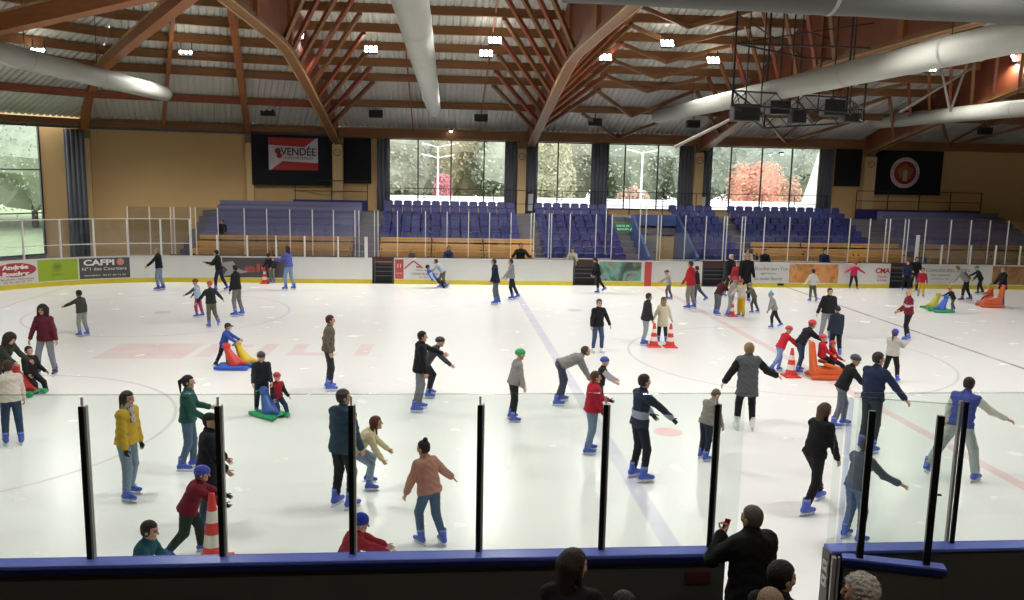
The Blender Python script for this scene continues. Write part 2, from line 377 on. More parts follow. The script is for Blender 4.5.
def person(fx, fy, hy, head, label, jk='#222222', tr='#2a2c33', sk='#c49a80', hair=('short', '#2a211b'), group=None, pos=None, skates='#4860c2', **o):
    global n_people; n_people += 1
    if pos is not None: P = np.array(pos, float)
    else: P = on_z(fx, fy, 0)
    h = R(head); ch, shh = math.cos(h), math.sin(h)
    def toW(v): return P+np.array([v[0]*ch+v[1]*shh, -v[0]*shh+v[1]*ch, v[2]])
    if o.get('anchor') is not None and o.get('base') is not None:
        lo, hi = .45, 1.2
        for _ in range(18):
            s = (lo+hi)/2
            if o['anchor'][2]-fk(s, o).top[2] > o['base']: lo = s
            else: hi = s
    elif o.get('S'): s = o['S']
    else:
        lo, hi = .45, 1.16
        for _ in range(18):
            s = (lo+hi)/2; t = fk(s, o).top
            if proj(toW(t))[1] > hy: lo = s
            else: hi = s
    f = fk(s, o)
    if o.get('anchor') is not None:   # the head's place is given, the feet follow it
        t = f.top; P = np.array(o['anchor'])-np.array([t[0]*ch+t[1]*shh, -t[0]*shh+t[1]*ch, t[2]])
    root = empty('person', tuple(P), -h, label, 'person', group)
    dist = float(np.linalg.norm(P-CAM)); g = min(.026, max(.0125, dist*.00088))
    fat = 1.12*o.get('fat', 1.)*(1+.12*min(1, max(0, (1-s)/.38)))
    # ---- jacket
    js = jk if isinstance(jk, (list, tuple)) else (jk,)
    L = o.get('len', .04)*s; r = s*fat; u = f.u; lo_ = o.get('loose', .012)*s
    hem = f.pel-u*L
    bot = f.pel-np.array([0, 0, 1])*L if L > .15*s else hem
    def jd(p):
        fold = .0035*s*(np.sin(p[:, 2]*55/s+4*np.sin(p[:, 0]*14/s))+np.sin(p[:, 1]*48/s+p[:, 2]*30/s))
        d = seg(p, f.wa, f.ch+u*.03*s, .1*r, .108*r, f.hx, 1.42)
        d = smin(d, seg(p, f.pel-u*.03*s, f.wa, .112*r, .098*r, f.hx, 1.3), .06*s)
        d = smin(d, seg(p, f.sh[0], f.sh[1], .055*r, .055*r), .06*s)
        if L > .15*s: d = smin(d, seg(p, bot-np.array([0, 0, .12*s]), f.pel, .165*r, .118*r, f.hx, 1.2), .05*s)
        else: d = smin(d, seg(p, hem-u*.1*s, f.pel, .132*r, .120*r, f.hx, 1.38), .04*s)
        d = smin(d, seg(p, f.nb-u*.02*s, f.nb+f.nd*.035*s, .062*r, .056*r), .03*s)
        if o.get('hoodback'): d = smin(d, ell(p, f.nb-np.array([0, .075, .01])*s, (.085*s, .05*s, .06*s)), .02*s)
        n = u if L <= .15*s else np.array([0, 0, 1.])
        d = np.maximum(d, -((p-(hem if L <= .15*s else bot))@n))
        cut = o.get('sleeve', 1.)
        da = None
        for a in f.arms:
            w = a[2]-a[3]*.02*s
            q = smin(seg(p, a[0], a[1], .056*r, .045*r), seg(p, a[1], w, .045*r, .036*r), .02*s) if cut == 1. else seg(p, a[0], a[0]+(a[1]-a[0])*cut, .06*r, .058*r)
            da = q if da is None else np.minimum(da, q)
        return smin(d, da, .025*s)-lo_+fold, d, da
    pts = np.array([f.wa, f.ch, f.nb, hem, bot, f.pel]+[x for a in f.arms for x in a[:3]])
    V, Q = sdf_mesh(lambda p: jd(p)[0], pts.min(0)-.2*s, pts.max(0)+.2*s, g)
    _, dt, da = jd(V[Q].mean(1)); cc = V[Q].mean(1)
    mi = np.zeros(len(Q), int)
    if len(js) > 1: mi[da < dt-.004*s] = 1
    if o.get('yoke'): mi[((cc-f.pel)@u > .5*s*o['yoke'])&(da > dt)] = 1
    if o.get('band'):
        b0, b1 = o['band']; tt = (cc-f.pel)@u/(.5*s); mi[(tt > b0)&(tt < b1)] = len(js)-1
    me = np_mesh('jacket', V, Q, mi); link(o.get('jname', 'jacket'), me, [cloth(c) for c in js], root)
    # ---- trousers
    trs = cloth(tr); tl = o.get('tloose', 0.)
    def td(p):
        d = seg(p, f.legs[0][0], f.legs[1][0], .084*r, .084*r)
        d = smin(d, seg(p, f.pel, f.pel+u*.06*s, .098*r, .092*r, f.hx, 1.3), .04*s)
        e = None
        for q in f.legs:
            k, an = q[1], q[2]+(q[1]-q[2])*.12
            dd = smin(seg(p, q[0], k, .090*r, .066*r+tl*s*.5), seg(p, k, an, .067*r+tl*s*.5, .053*r+tl*s), .02*s)
            e = dd if e is None else np.minimum(e, dd)
        d = smin(d, e, .03*s)
        return d+.003*s*np.sin(p[:, 2]*60/s+5*np.sin(p[:, 1]*25/s))
    pts = np.array([f.pel+u*.08*s]+[x for q in f.legs for x in q[:3]])
    V, Q = sdf_mesh(td, pts.min(0)-.15*s, pts.max(0)+.13*s, g)
    link('trousers', np_mesh('trousers', V, Q), trs, root)
    # ---- body: one continuous figure under the clothes
    def bd(p):
        d = seg(p, f.pel, f.ch, .075*s, .085*s, f.hx, 1.3)
        d = smin(d, seg(p, f.sh[0], f.sh[1], .04*s, .04*s), .04*s)
        d = smin(d, seg(p, f.nb-f.nd*.03*s, f.head-f.nd*.03*f.hs, .052*f.hs, .050*f.hs), .02*s)
        for a in f.arms: d = smin(d, smin(seg(p, a[0], a[1], .038*s, .032*s), seg(p, a[1], a[2], .032*s, .026*s), .01*s), .02*s)
        for q in f.legs: d = smin(d, smin(seg(p, q[0], q[1], .06*s, .042*s), seg(p, q[1], q[2], .042*s, .032*s), .02*s), .02*s)
        return d
    pts = np.array([f.pel, f.nb, f.head]+[x for q in f.legs for x in q[:3]]+[x for a in f.arms for x in a[:3]])
    V, Q = sdf_mesh(bd, pts.min(0)-.12*s, pts.max(0)+.09*s, max(g, .018)*1.1)
    Vs, Qs, Ms = [V], [Q], [np.zeros(len(Q), int)]
    n = len(V)
    Vh, Qh, Mh = tmpl('head', .0062 if dist < 14 else (.0085 if dist < 24 else .013))
    Vs.append(xf(Vh, f.HM)); Qs.append(Qh+n); Ms.append(Mh); n += len(Vh)
    gl = o.get('glove'); hk = o.get('hands', ('relax', 'relax')); gv = []
    for i, sd in enumerate((-1, 1)):
        d = f.arms[i][3]; z = -d; y = np.array([0, 1., 0]) if abs(d[1]) < .8 else np.array([0, 0, 1.])
        y = y-z*(y@z); y /= np.linalg.norm(y); x = np.cross(y, z)
        hs = s*(.88 if s > .8 else .98); Vq, Qq = tmpl('hand', hk[i])
        A = np.stack([x*(-1 if sd > 0 else 1), y, z], 1)*hs
        W = Vq@A.T+f.arms[i][2]+d*.02*s
        Qm = Qq[:, ::-1] if sd > 0 else Qq
        if gl: gv.append((W, Qm))
        else: Vs.append(W); Qs.append(Qm+n); Ms.append(np.zeros(len(Qq), int)); n += len(W)
    me = np_mesh('body', np.concatenate(Vs), np.concatenate(Qs), np.concatenate(Ms))
    link('body', me, [skin(sk), mat('eye_dark', '#1b1512', .3), mat('lips_'+sk, tuple(x*y for x, y in zip(lin(sk), (.75, .38, .38))), .5)], root)
    for W, Qm in gv: link('glove', np_mesh('glove', W, Qm), cloth(gl), root)
    # ---- hair and headwear
    hh = .0065 if dist < 14 else (.0085 if dist < 24 else .012)
    for k, colr in ([hair] if isinstance(hair[0], str) else hair):
        m = hairm(colr) if k in ('short', 'bun', 'pony', 'long', 'grey', 'curlyshort', 'curly') else (plastic(colr) if k == 'helmet' else cloth(colr))
        nm = {'helmet': 'helmet', 'beanie': 'beanie', 'pom': 'beanie', 'hood': 'hood', 'cap': 'cap'}.get(k, 'hair')
        ob = link(nm, hair_mesh(k, hh, m), None, root); ob.matrix_local = f.HM
    # ---- skates
    if not skates:
        for i, q in enumerate(f.legs):
            k = link('shoe', shoe_mesh(), None, root); k.matrix_local = Matrix.Translation(Vector(q[2])) @ Matrix.Rotation(R(-8 if i else 8), 4, 'Z') @ Matrix.Scale(s*1.08, 4)
    if skates:
        me1, me2 = skate_meshes(skates, .0085 if dist < 20 else .012)
        for i, q in enumerate(f.legs):
            toe = R(o.get('toe', 8))*(1 if i else -1)
            M = Matrix.Translation(Vector(q[2])) @ Matrix.Rotation(-toe, 4, 'Z') @ Matrix.Rotation(f.pitch[i], 4, 'X') @ Matrix.Scale(s*1.08, 4)
            k = link('skate', me1, None, root); k.matrix_local = M
            b = link('blade', me2, None, k)
    # ---- extras
    if o.get('scarf'):
        V, Q = sdf_mesh(lambda p: np.minimum(np.abs(seg(p, f.nb-f.nd*.0*s, f.nb+f.nd*.05*s, .085*s, .08*s))-.022*s, seg(p, f.nb+np.array([.03, .08, 0])*s, f.nb+np.array([.04, .12, -.17])*s, .04*s, .045*s, (1, 0, 0), 1.4)), f.nb-.25*s, f.nb+.2*s, g)
        link('scarf', np_mesh('scarf', V, Q), o['scarf'], root)
    if o.get('pack'):
        c0 = (f.ch+f.wa)/2-np.array([0, .17, 0])*s
        V, Q = sdf_mesh(lambda p: seg(p, c0-u*.12*s, c0+u*.14*s, .09*s, .085*s, f.hx, 1.5), c0-.35*s, c0+.35*s, g)
        link('backpack', np_mesh('backpack', V, Q), cloth(o['pack']), root)
    if o.get('phone'):
        w = f.arms[0][2]+f.arms[0][3]*.09*s
        ph = MB().box((-.036, -.005, -.075), (.036, .005, .075)).build('held_phone', mat('phone_red', '#a3242e', .35), None, bevel=.006)
        ph.location = tuple(toW(w)); ph.rotation_euler = (0, R(20), -h); ph.name = 'mobile_phone'
        tag(ph, 'red mobile phone held up by the man at the rink gate', 'phone')
    return root, f, toW

LAMP_E, SKY, EXPO, NEAR_E = 1060., 3.8, 0., 90.
# ================================================================== THE SETTING
YF, YN = 38.69, 8.62            # ice-side faces of the far and near boards
# ---- ice with its painted lines
def ice_material():
    m = bpy.data.materials.new('ice'); m.use_nodes = True; nt = m.node_tree; b = nt.nodes['Principled BSDF']; N = nt.nodes.new; L = nt.links.new
    tc = N('ShaderNodeTexCoord'); sp = N('ShaderNodeSeparateXYZ'); L(tc.outputs['Object'], sp.inputs[0])
    def mth(op, a, c=None, cl=False):
        n = N('ShaderNodeMath'); n.operation = op; n.use_clamp = cl
        for i, v in enumerate((a, c)):
            if v is None: continue
            if isinstance(v, (int, float)): n.inputs[i].default_value = v
            else: L(v, n.inputs[i])
        return n.outputs[0]
    nz = N('ShaderNodeTexNoise'); nz.inputs['Scale'].default_value = 1.3; nz.inputs['Detail'].default_value = 6; L(tc.outputs['Object'], nz.inputs[0])
    nf = N('ShaderNodeTexNoise'); nf.inputs['Scale'].default_value = .35; nf.inputs['Detail'].default_value = 5; L(tc.outputs['Object'], nf.inputs[0])
    def mask(dist, half, soft=.05):
        # 1 inside the line
        return mth('DIVIDE', mth('SUBTRACT', half+soft/2, dist), soft, True)
    def line_x(x, half): return mask(mth('ABSOLUTE', mth('SUBTRACT', sp.outputs[0], x)), half)
    def rad(cx, cy):
        dx = mth('SUBTRACT', sp.outputs[0], cx); dy = mth('SUBTRACT', sp.outputs[1], cy)
        return mth('SQRT', mth('ADD', mth('MULTIPLY', dx, dx), mth('MULTIPLY', dy, dy)))
    def ring(cx, cy, r, half=.035): return mask(mth('ABSOLUTE', mth('SUBTRACT', rad(cx, cy), r)), half)
    col = N('ShaderNodeRGB'); col.outputs[0].default_value = (.86, .87, .85, 1); cur = col.outputs[0]
    def over(cur, msk, c, amt):
        w = mth('MULTIPLY', msk, mth('MULTIPLY', amt*1.6, nz.outputs['Fac']), True)
        mx = N('ShaderNodeMixRGB'); L(w, mx.inputs[0]); L(cur, mx.inputs[1]); mx.inputs[2].default_value = (*c, 1); return mx.outputs[0]
    # worn, cloudy patches and skate scratches
    cur = over(cur, mth('MULTIPLY', mth('SUBTRACT', nf.outputs['Fac'], .42), 2., True), (.78, .80, .79), .14)
    mp = N('ShaderNodeMapping'); mp.inputs['Scale'].default_value = (.25, 3.2, 1); mp.inputs['Rotation'].default_value = (0, 0, .12); L(tc.outputs['Object'], mp.inputs[0])
    ns = N('ShaderNodeTexNoise'); ns.inputs['Scale'].default_value = 1.6; ns.inputs['Detail'].default_value = 8; L(mp.outputs[0], ns.inputs[0])
    cur = over(cur, mth('MULTIPLY', mth('SUBTRACT', ns.outputs['Fac'], .50), 4., True), (.68, .70, .72), .12)
    cur = over(cur, line_x(3.35, .135), (.58, .58, .74), .75)
    cur = over(cur, line_x(10.23, .13), (.80, .42, .45), .6)
    cur = over(cur, line_x(16.64, .07), (.28, .28, .36), .9)
    for cx, cy, r, c in [(10.23, 23.65, 4.6, (.5, .5, .56)), (-9.9, 16.9, 4.4, (.55, .45, .47)), (-9.9, 30.6, 4.4, (.6, .5, .52)), (29.8, 16.9, 4.4, (.55, .5, .52)), (29.8, 30.6, 4.4, (.55, .5, .52))]:
        cur = over(cur, ring(cx, cy, r), c, .6)
    cur = over(cur, mask(rad(4.74, 16.43), .30), (.85, .42, .45), .7)
    cur = over(cur, mask(rad(5.2, 31.7), .28), (.45, .42, .45), .6)
    cur = over(cur, mask(rad(-9.9, 30.6), .28), (.5, .45, .47), .5); cur = over(cur, line_x(-15.8, .04), (.7, .3, .3), .5)
    # worn pink lettering under the ice
    def rect(x0, x1, y0, y1, sl=0.):
        xs = mth('SUBTRACT', sp.outputs[0], mth('MULTIPLY', sp.outputs[1], sl))
        a = mask(mth('ABSOLUTE', mth('SUBTRACT', xs, (x0+x1)/2)), (x1-x0)/2); c = mask(mth('ABSOLUTE', mth('SUBTRACT', sp.outputs[1], (y0+y1)/2)), (y1-y0)/2)
        return mth('MULTIPLY', a, c)
    for q in [(-9.4, -7.0, 23.2, 25.2), (-6.75, -6.3, 23.4, 25.2), (-6.3, -5.5, 24.7, 25.1), (-5.2, -4.8, 23.6, 25.2), (-4.3, -3.9, 23.6, 25.2), (-3.9, -2.9, 23.6, 24.0), (-2.4, -2.0, 23.6, 25.2)]:
        s = .04; cur = over(cur, rect(q[0]-24.2*s, q[1]-24.2*s, q[2], q[3], s), (.80, .42, .45), .42)
    L(cur, b.inputs['Base Color'])
    rr = N('ShaderNodeMapRange'); rr.inputs['To Min'].default_value = .22; rr.inputs['To Max'].default_value = .30; L(nz.outputs['Fac'], rr.inputs['Value']); L(rr.outputs[0], b.inputs['Roughness'])
    b.inputs['Specular IOR Level'].default_value = .5; b.inputs['IOR'].default_value = 1.31
    n3 = N('ShaderNodeTexNoise'); n3.inputs['Scale'].default_value = 7.; n3.inputs['Detail'].default_value = 6; L(mp.outputs[0], n3.inputs[0])
    bp = N('ShaderNodeBump'); bp.inputs['Strength'].default_value = .05; bp.inputs['Distance'].default_value = .01; L(n3.outputs['Fac'], bp.inputs['Height']); L(bp.outputs[0], b.inputs['Normal'])
    return m
M_ice = ice_material()
M_white = mat('board_white', '#d9dad6', .35, noise_amt=.05, scale=1.5)
M_yellow = mat('kick_yellow', '#cdbb2a', .45, noise_amt=.12, scale=3)
M_dark = mat('rubber_dark', '#2c2b2b', .8, noise_amt=.15, scale=3)
M_conc = mat('concrete', '#77726b', .85, noise_amt=.12, scale=2)
M_tan = mat('wall_tan', '#c9a873', .8, noise_amt=.05, scale=1.2)
M_tan2 = mat('column_tan', '#d0b382', .8, noise_amt=.05, scale=1.2)
def wood(name, c, sc=(1, 1, 1)):
    m = mat(name, c, .55, noise_amt=.35, scale=2.2, bump=.2, bscale=14); nt = m.node_tree
    tc = [n for n in nt.nodes if n.type == 'TEX_COORD'][0]; mp = nt.nodes.new('ShaderNodeMapping'); mp.inputs['Scale'].default_value = sc
    nt.links.new(tc.outputs['Object'], mp.inputs[0])
    for n in nt.nodes:
        if n.type == 'TEX_NOISE': nt.links.new(mp.outputs[0], n.inputs['Vector'])
    return m
M_glu = wood('glulam_red_brown', '#90562e', (.6, .6, 5)); M_pur = wood('purlin_brown', '#7e542f', (.3, 4, 6)); M_red = wood('brace_red', '#87452c', (2, 2, 2)); M_flange = wood('flange_light', '#b08c60', (1, 1, 1))
M_bench = wood('bench_wood', '#cb9e5c', (.5, 3, 3))
M_deck = mat('roof_deck', '#c6c6bf', .6, .0, noise_amt=.1, scale=1)
M_black = mat('black_metal', '#17171a', .5); M_alu = mat('post_white', '#dcdcd8', .4)
M_blue = mat('seat_blue', '#30346e', .5, noise_amt=.05, scale=3); M_bluedk = mat('stand_blue', '#2f3560', .7, noise_amt=.1, scale=1)
M_glass = glassmat('rink_glass', (.93, .955, .94)); M_glassf = glassmat('fence_glass', (.86, .87, .90), .03, 1.62); M_win = glassmat('window_glass', (.93, .95, .95))

MB().box((-19.9, 8.5, -.3), (42, YF+.05, 0)).build('floor', M_ice, None)['kind'] = 'structure'
MB().prism([(-27.6, YF+.05, -.3), (45, YF+.05, -.3), (45, 50, -.3), (-6, 50, -.3), (-18.7, 46.6, -.3), (-20.7, 45.9, -.3), (-28, 36, -.3)], (0, 0, 0), (0, 0, .28)).box((-33, -12, -.3), (45, 8.5, -.02)).prism([(-33, 8.5, -.3), (-19.9, 8.5, -.3), (-19.9, YF+.05, -.3), (-27.6, YF+.05, -.3), (-28, 36, -.3), (-33, 22, -.3)], (0, 0, 0), (0, 0, .28)).box((42, 8.5, -.3), (45, YF+.05, -.02)).build('floor_concourse', M_dark)['kind'] = 'structure'

# ---- far boards, following a path: straight along +X from s=0, round the corner for s<0
PC, PR = Vector((-11.3, YF-8.5)), 8.5
def path(s):
    if s >= 0: return Vector((-11.3+s, YF)), Vector((1, 0)), Vector((0, -1))
    t = -s/PR
    if t > PI/2:
        e = -s-PR*PI/2; return Vector((PC.x-PR, PC.y-e)), Vector((0, 1)), Vector((1, 0))
    return PC+Vector((-math.sin(t), math.cos(t)))*PR, Vector((math.cos(t), math.sin(t))), Vector((math.sin(t), -math.cos(t)))
def s_of(px, z=.6):
    lo, hi = -15., 50.
    for _ in range(40):
        m = (lo+hi)/2; q = path(m)[0]
        if proj((q.x, q.y, z))[0] < px: lo = m
        else: hi = m
    return (lo+hi)/2
def strip(name, s0, s1, z0, z1, d0, d1, m, parent):
    """solid band along the path between depths d0..d1 toward the ice"""
    n = max(1, int((s1-s0)/.5)) if s0 < 0 else 1
    mb = MB(); vs = []
    for k in range(n+1):
        p, t, nn = path(s0+(s1-s0)*k/n)
        for d, z in ((d0, z0), (d1, z0), (d1, z1), (d0, z1)): vs.append((*(p+nn*d), z))
    fs = []
    for k in range(n):
        for j in range(4): fs.append((4*k+j, 4*k+(j+1) % 4, 4*k+4+(j+1) % 4, 4*k+4+j))
    fs += [(0, 1, 2, 3), (4*n+3, 4*n+2, 4*n+1, 4*n)]
    return mb.add(vs, fs).build(name, m, parent)
def bend_text(txt, sc, z, size, m, parent, name='lettering', xs=1., off=.022, bold=0.):
    o = text(txt, name, Matrix.Identity(4), size, m, parent, xs=xs, depth=.003, bold=bold)
    for v in o.data.vertices:
        x, y, w = v.co; p, t, nn = path(sc+x); q = p+nn*(off+w); v.co = (q.x, q.y, z+y)
    return o
def board(px0, px1, label, ends=(None, None)):
    s0 = s_of(px0) if ends[0] is None else ends[0]; s1 = s_of(px1) if ends[1] is None else ends[1]
    r = empty('rink_board', (*path((s0+s1)/2)[0], 0), 0, label, 'rink board'); r.location = (0, 0, 0)
    strip('board_panel', s0, s1, .2, 1.17, -.12, 0, M_white, r)
    strip('kick_plate', s0, s1, 0, .2, -.12, .01, M_yellow, r)
    strip('cap_rail', s0, s1, 1.17, 1.2, -.14, .02, mat('cap_rail', '#c9c8c4' if px0 < 390 else '#b59a98', .4), r)
    return r
def advert(r, px0, px1, c, z0=.24, z1=1.14, name='advert_panel', m=None):
    return strip(name, s_of(px0), s_of(px1), z0, z1, .0, .012, m or mat('ad_'+c, c, .45, noise_amt=.08, scale=3), r)
def sc(px): return s_of(px)
B1 = board(-60, 372, 'curved white rink board at the left corner with green and dark advert panels', (-14., None))
advert(B1, -3, 37, '#d4d3cd'); advert(B1, 38, 78, '#93ad2c'); advert(B1, 79.5, 130, '#4b4b4d')
def disc_on(r, px, z, rx, rz, c, name='logo', off=.02):
    s = s_of(px); mb = MB(); n = 24; fs = [(4*k+j, 4*k+(j+1) % 4, 4*k+4+(j+1) % 4, 4*k+4+j) for k in range(n) for j in range(4)]; vs = []
    for k in range(n+1):
        a = PI*k/n; p, t, nn = path(s-rx*math.cos(a)); hh = max(rz*math.sin(a), .002)
        for d_, z_ in ((.012, -hh), (off, -hh), (off, hh), (.012, hh)): vs.append((*(p+nn*d_), z+z_))
    return mb.add(vs, fs).build(name, mat('ad_'+c, c, .45), r)
Mw = mat('ink_white', '#e8e6e2', .5); Mk = mat('ink_dark', '#3c3c40', .5); Mr = mat('ink_red', '#b8352f', .5)
disc_on(B1, 15.5, .80, .80, .29, '#a8343a'); bend_text('Andrée', sc(15.5), .91, .24, Mw, B1, off=.03, xs=1.35, bold=.012); bend_text('de', sc(15.5), .79, .09, Mw, B1, off=.03); bend_text('Boucher', sc(15.5), .64, .22, Mw, B1, off=.03, xs=1.35, bold=.012)
bend_text('Boucherie - Charcuterie', sc(17), .42, .1, Mk, B1, xs=1.3); bend_text('02 51 37 07 77', sc(17), .3, .12, Mr, B1, xs=1.5)
MG = mat('ink_green', '#5f7420', .5); disc_on(B1, 57.5, .80, .2, .2, '#82992a', off=.016); bend_text('W', sc(57.5), .82, .22, MG, B1, bold=.005); bend_text('LE JARDIN', sc(57.5), .5, .09, MG, B1)
bend_text('CAFPI', sc(99.5), .93, .34, Mw, B1, xs=1.4, bold=.012); disc_on(B1, 120.8, .95, .15, .15, '#c98a68'); bend_text('N°1 des Courtiers', sc(104.5), .66, .2, Mw, B1, xs=1.18); bend_text('immobilier  02 51 40 12 34', sc(105), .38, .1, Mw, B1, xs=1.5)
advert(B1, 222.5, 287, '#4a4547'); bend_text('elis', sc(260), .66, .52, mat('ink_red2', '#b04545', .5), B1, xs=2.1, bold=.01)
s = sc(231); mb = MB(); vs = [(*(path(s+x)[0]+path(s+x)[2]*.02), z) for x, z in ((-.5, .9), (.1, .98), (.35, .62), (.8, .5), (.2, .38), (-.35, .3), (-.15, .6))]
mb.prism(vs, (0, 0, 0), (0, -.004, 0)).build('logo', mat('ad_grey', '#9a9a9c', .5), B1)
B2 = board(394, 573, 'white rink board between the two left bench gates with a red house logo')
advert(B2, 395, 403.5, '#b84a45'); bend_text('11', sc(399.2), .84, .24, Mw, B2, bold=.006); bend_text('CAVAC', sc(399.2), .5, .09, Mw, B2)
advert(B2, 404.5, 446, '#d6d6d4'); bend_text('CONSTRUCTIONS', sc(425), .48, .13, Mk, B2, xs=1.15); bend_text('Maisons de Vendée', sc(425), .66, .1, Mk, B2, xs=1.1); bend_text('02 51 05 12 12', sc(425), .33, .09, Mr, B2)
s = sc(413.5); mb = MB()
for x0, x1, z0, z1 in ((-.42, 0, .72, 1.08), (0, .42, 1.08, .76), (.12, .3, .8, .8)): mb.bar((-11.3+s+x0, YF-.02, z0), (-11.3+s+x1, YF-.02, z1), .006, .06, up=(0, 1, 0)) if False else mb.bar((-11.3+s+x0, YF-.02, z0), (-11.3+s+x1, YF-.02, z1), .008, .06)
mb.build('logo', Mr, B2)
B3 = board(598, 702, 'white rink board with a landscape picture and the red centre line mark')
def art(name, cols, scale=1.2):
    m = bpy.data.materials.new(name); m.use_nodes = True; nt = m.node_tree; b = nt.nodes['Principled BSDF']; tc = nt.nodes.new('ShaderNodeTexCoord'); n = nt.nodes.new('ShaderNodeTexNoise'); n.inputs['Scale'].default_value = scale; n.inputs['Detail'].default_value = 3; n.inputs['Distortion'].default_value = 1.2
    rp = nt.nodes.new('ShaderNodeValToRGB'); rp.color_ramp.interpolation = 'EASE'
    while len(rp.color_ramp.elements) < len(cols): rp.color_ramp.elements.new(.5)
    for i, c in enumerate(cols): rp.color_ramp.elements[i].position = .3+.4*i/(len(cols)-1); rp.color_ramp.elements[i].color = (*lin(c), 1)
    nt.links.new(tc.outputs['Object'], n.inputs[0]); nt.links.new(n.outputs['Fac'], rp.inputs[0]); nt.links.new(rp.outputs[0], b.inputs['Base Color']); b.inputs['Roughness'].default_value = .5
    _m[name] = m; return m
advert(B3, 599, 641, '', m=art('picture_pool', ['#3c4a44', '#5a6a58', '#6fa09a', '#7f8a74', '#4b4f4c']))
advert(B3, 644.5, 651.5, '#b8423f', .0, 1.18, 'centre_line_mark')
B4 = board(727, 890, 'white rink board with grey town lettering and an orange picture panel')
advert(B4, 748, 788, '#cfcfcb'); bend_text('La Roche-sur-Yon', sc(768), .9, .25, mat('ink_grey', '#6c6c78', .5), B4, xs=1.08); bend_text('agglomération', sc(768), .68, .13, mat('ink_grey', '#6c6c78', .5), B4); bend_text('En toute liberté', sc(768), .42, .22, mat('ink_grey', '#6c6c78', .5), B4)
advert(B4, 789, 838, '', m=art('picture_orange', ['#70823c', '#c07a3c', '#d08a52', '#c9a06a', '#4c6a80'], 1.6))
bend_text('CMA', sc(882), .85, .34, Mr, B4, bold=.01); bend_text('Pays de', sc(882), .58, .15, Mr, B4); bend_text('la Loire', sc(882), .4, .15, Mr, B4)
MB().box((-11.3+sc(778), YF-.05, .1), (-11.3+sc(784), YF-.01, .2)).build('line_marker', M_black, B4)
B5 = board(915, 1100, 'white rink board at the far right with grey lettering and a brown picture panel')
bend_text('CHAUSSURES LEON', sc(947), .9, .22, mat('ink_grey', '#6c6c78', .5), B5, xs=1.15); bend_text('Zone commerciale', sc(940), .68, .13, mat('ink_grey', '#6c6c78', .5), B5); bend_text('La Roche-sur-Yon', sc(940), .5, .13, mat('ink_grey', '#6c6c78', .5), B5)
advert(B5, 992, 1040, '', m=art('picture_brown', ['#7c4c34', '#94603c', '#a07c50', '#6c6040'], 1.3))
# gates in the far boards: dark open bench doors
for a, b_, lb in ((372, 394, 'left'), (573, 598, 'middle'), (702, 727, 'right'), (890, 915, 'far right')):
    x0, x1 = -11.3+s_of(a), -11.3+s_of(b_); g = empty('bench_gate', ((x0+x1)/2, YF+.5, 0), 0, {'left': 'dark open bench gate left of the red number 11 panel', 'middle': 'dark open bench gate left of the landscape picture board', 'right': 'dark open bench gate with grey rails right of the red centre mark', 'far right': 'dark open bench gate beside the thick white post'}[lb], 'gate')
    w = (x1-x0)/2
    MB().box((-w, 0, 0), (w, .06, .85)).build('kick_board', M_black, g)
    for k in range(3): MB().box((-w+.1, -.25, .32+.2*k), (w-.1, -.2, .36+.2*k)).build('rail', mat('rail_grey', '#55565a', .4, .5), g)
    for x in (-w+.08, w-.1): MB().box((x, -.28, 0), (x+.05, -.22, 1.1)).build('post', mat('rail_grey', '#55565a', .4, .5), g)

# ---- glass fences
def fence(pts, zb, zt, label, r_post=.035, rail=None, posts_only=(), glass=M_glassf, zts=None, thick=None):
    g = empty('glass_fence', (0, 0, 0), 0, label, 'glass fence')
    for i, (x, y) in enumerate(pts):
        rr = thick.get(i, r_post) if thick else r_post
        z1 = zts[i] if zts else zt
        MB().box((x-rr, y-.03, zb), (x+rr, y+.03, z1)).build('post', M_alu, g)
    for (x, y), (x2, y2) in zip(pts[:-1], pts[1:]):
        if abs(x2-x)+abs(y2-y) < .4: continue
        d = Vector((x2-x, y2-y)).normalized(); a = Vector((x, y))+d*.04; b = Vector((x2, y2))-d*.04
        mb = MB(); mb.bar((a.x, a.y, (zb+zt)/2), (b.x, b.y, (zb+zt)/2), .012, zt-zb); mb.build('glass_pane', glass, g)
        if rail:
            for z in rail: MB().bar((a.x, a.y, z), (b.x, b.y, z), .03, .035).build('rail', M_alu, g)
    return g
def on_board(px): p, t, n = path(s_of(px, 1.6)); return p.x-n.x*.06, p.y-n.y*.06
fence([on_board(p) for p in (-70, -20, 24, 61, 94.5, 128, 161, 190.5)], 1.2, 2.85, 'tall glass fence with white top rail on the left corner boards', rail=(2.84, 1.75), thick={7: .05})
fence([on_board(p) for p in (217, 247, 276, 304.5, 338, 366)], 1.2, 2.15, 'low glass fence on the boards left of the first gate', thick={5: .07})
fence([on_board(p) for p in (917, 942, 971, 996, 1020.5, 1050)], 1.2, 2.15, 'low glass fence on the boards at the right end', zts=[2.6, 2.15, 2.15, 2.15, 2.15, 2.15], thick={0: .08})
FY = 41.58
def at_f(px, y=228): return (on_y(px, y, FY)[0], FY)
fence([at_f(p) for p in (128, 150, 171, 174.5, 191, 196, 218, 244.5, 267, 290, 312.5, 333.5, 355, 359)], .96, 3.22, 'tall glass fence in front of the left stand wing', .017)
fence([at_f(p) for p in (374.5, 378, 397.5, 425.5, 447, 468.5, 489.5, 511)], .96, 3.22, 'tall glass fence in front of the blue seats under the first window', .017)
fence([at_f(p) for p in (531, 534, 549, 551.5, 570, 596, 612)], .96, 3.22, 'tall glass fence left of the green exit sign', .017, rail=(.97,))
fence([at_f(p) for p in (658, 661, 685.5, 706, 724, 727, 742, 745, 764.5, 789.5, 810, 829.5, 850)], .96, 3.22, 'tall glass fence right of the tunnel parapet', .017, rail=(.97,))
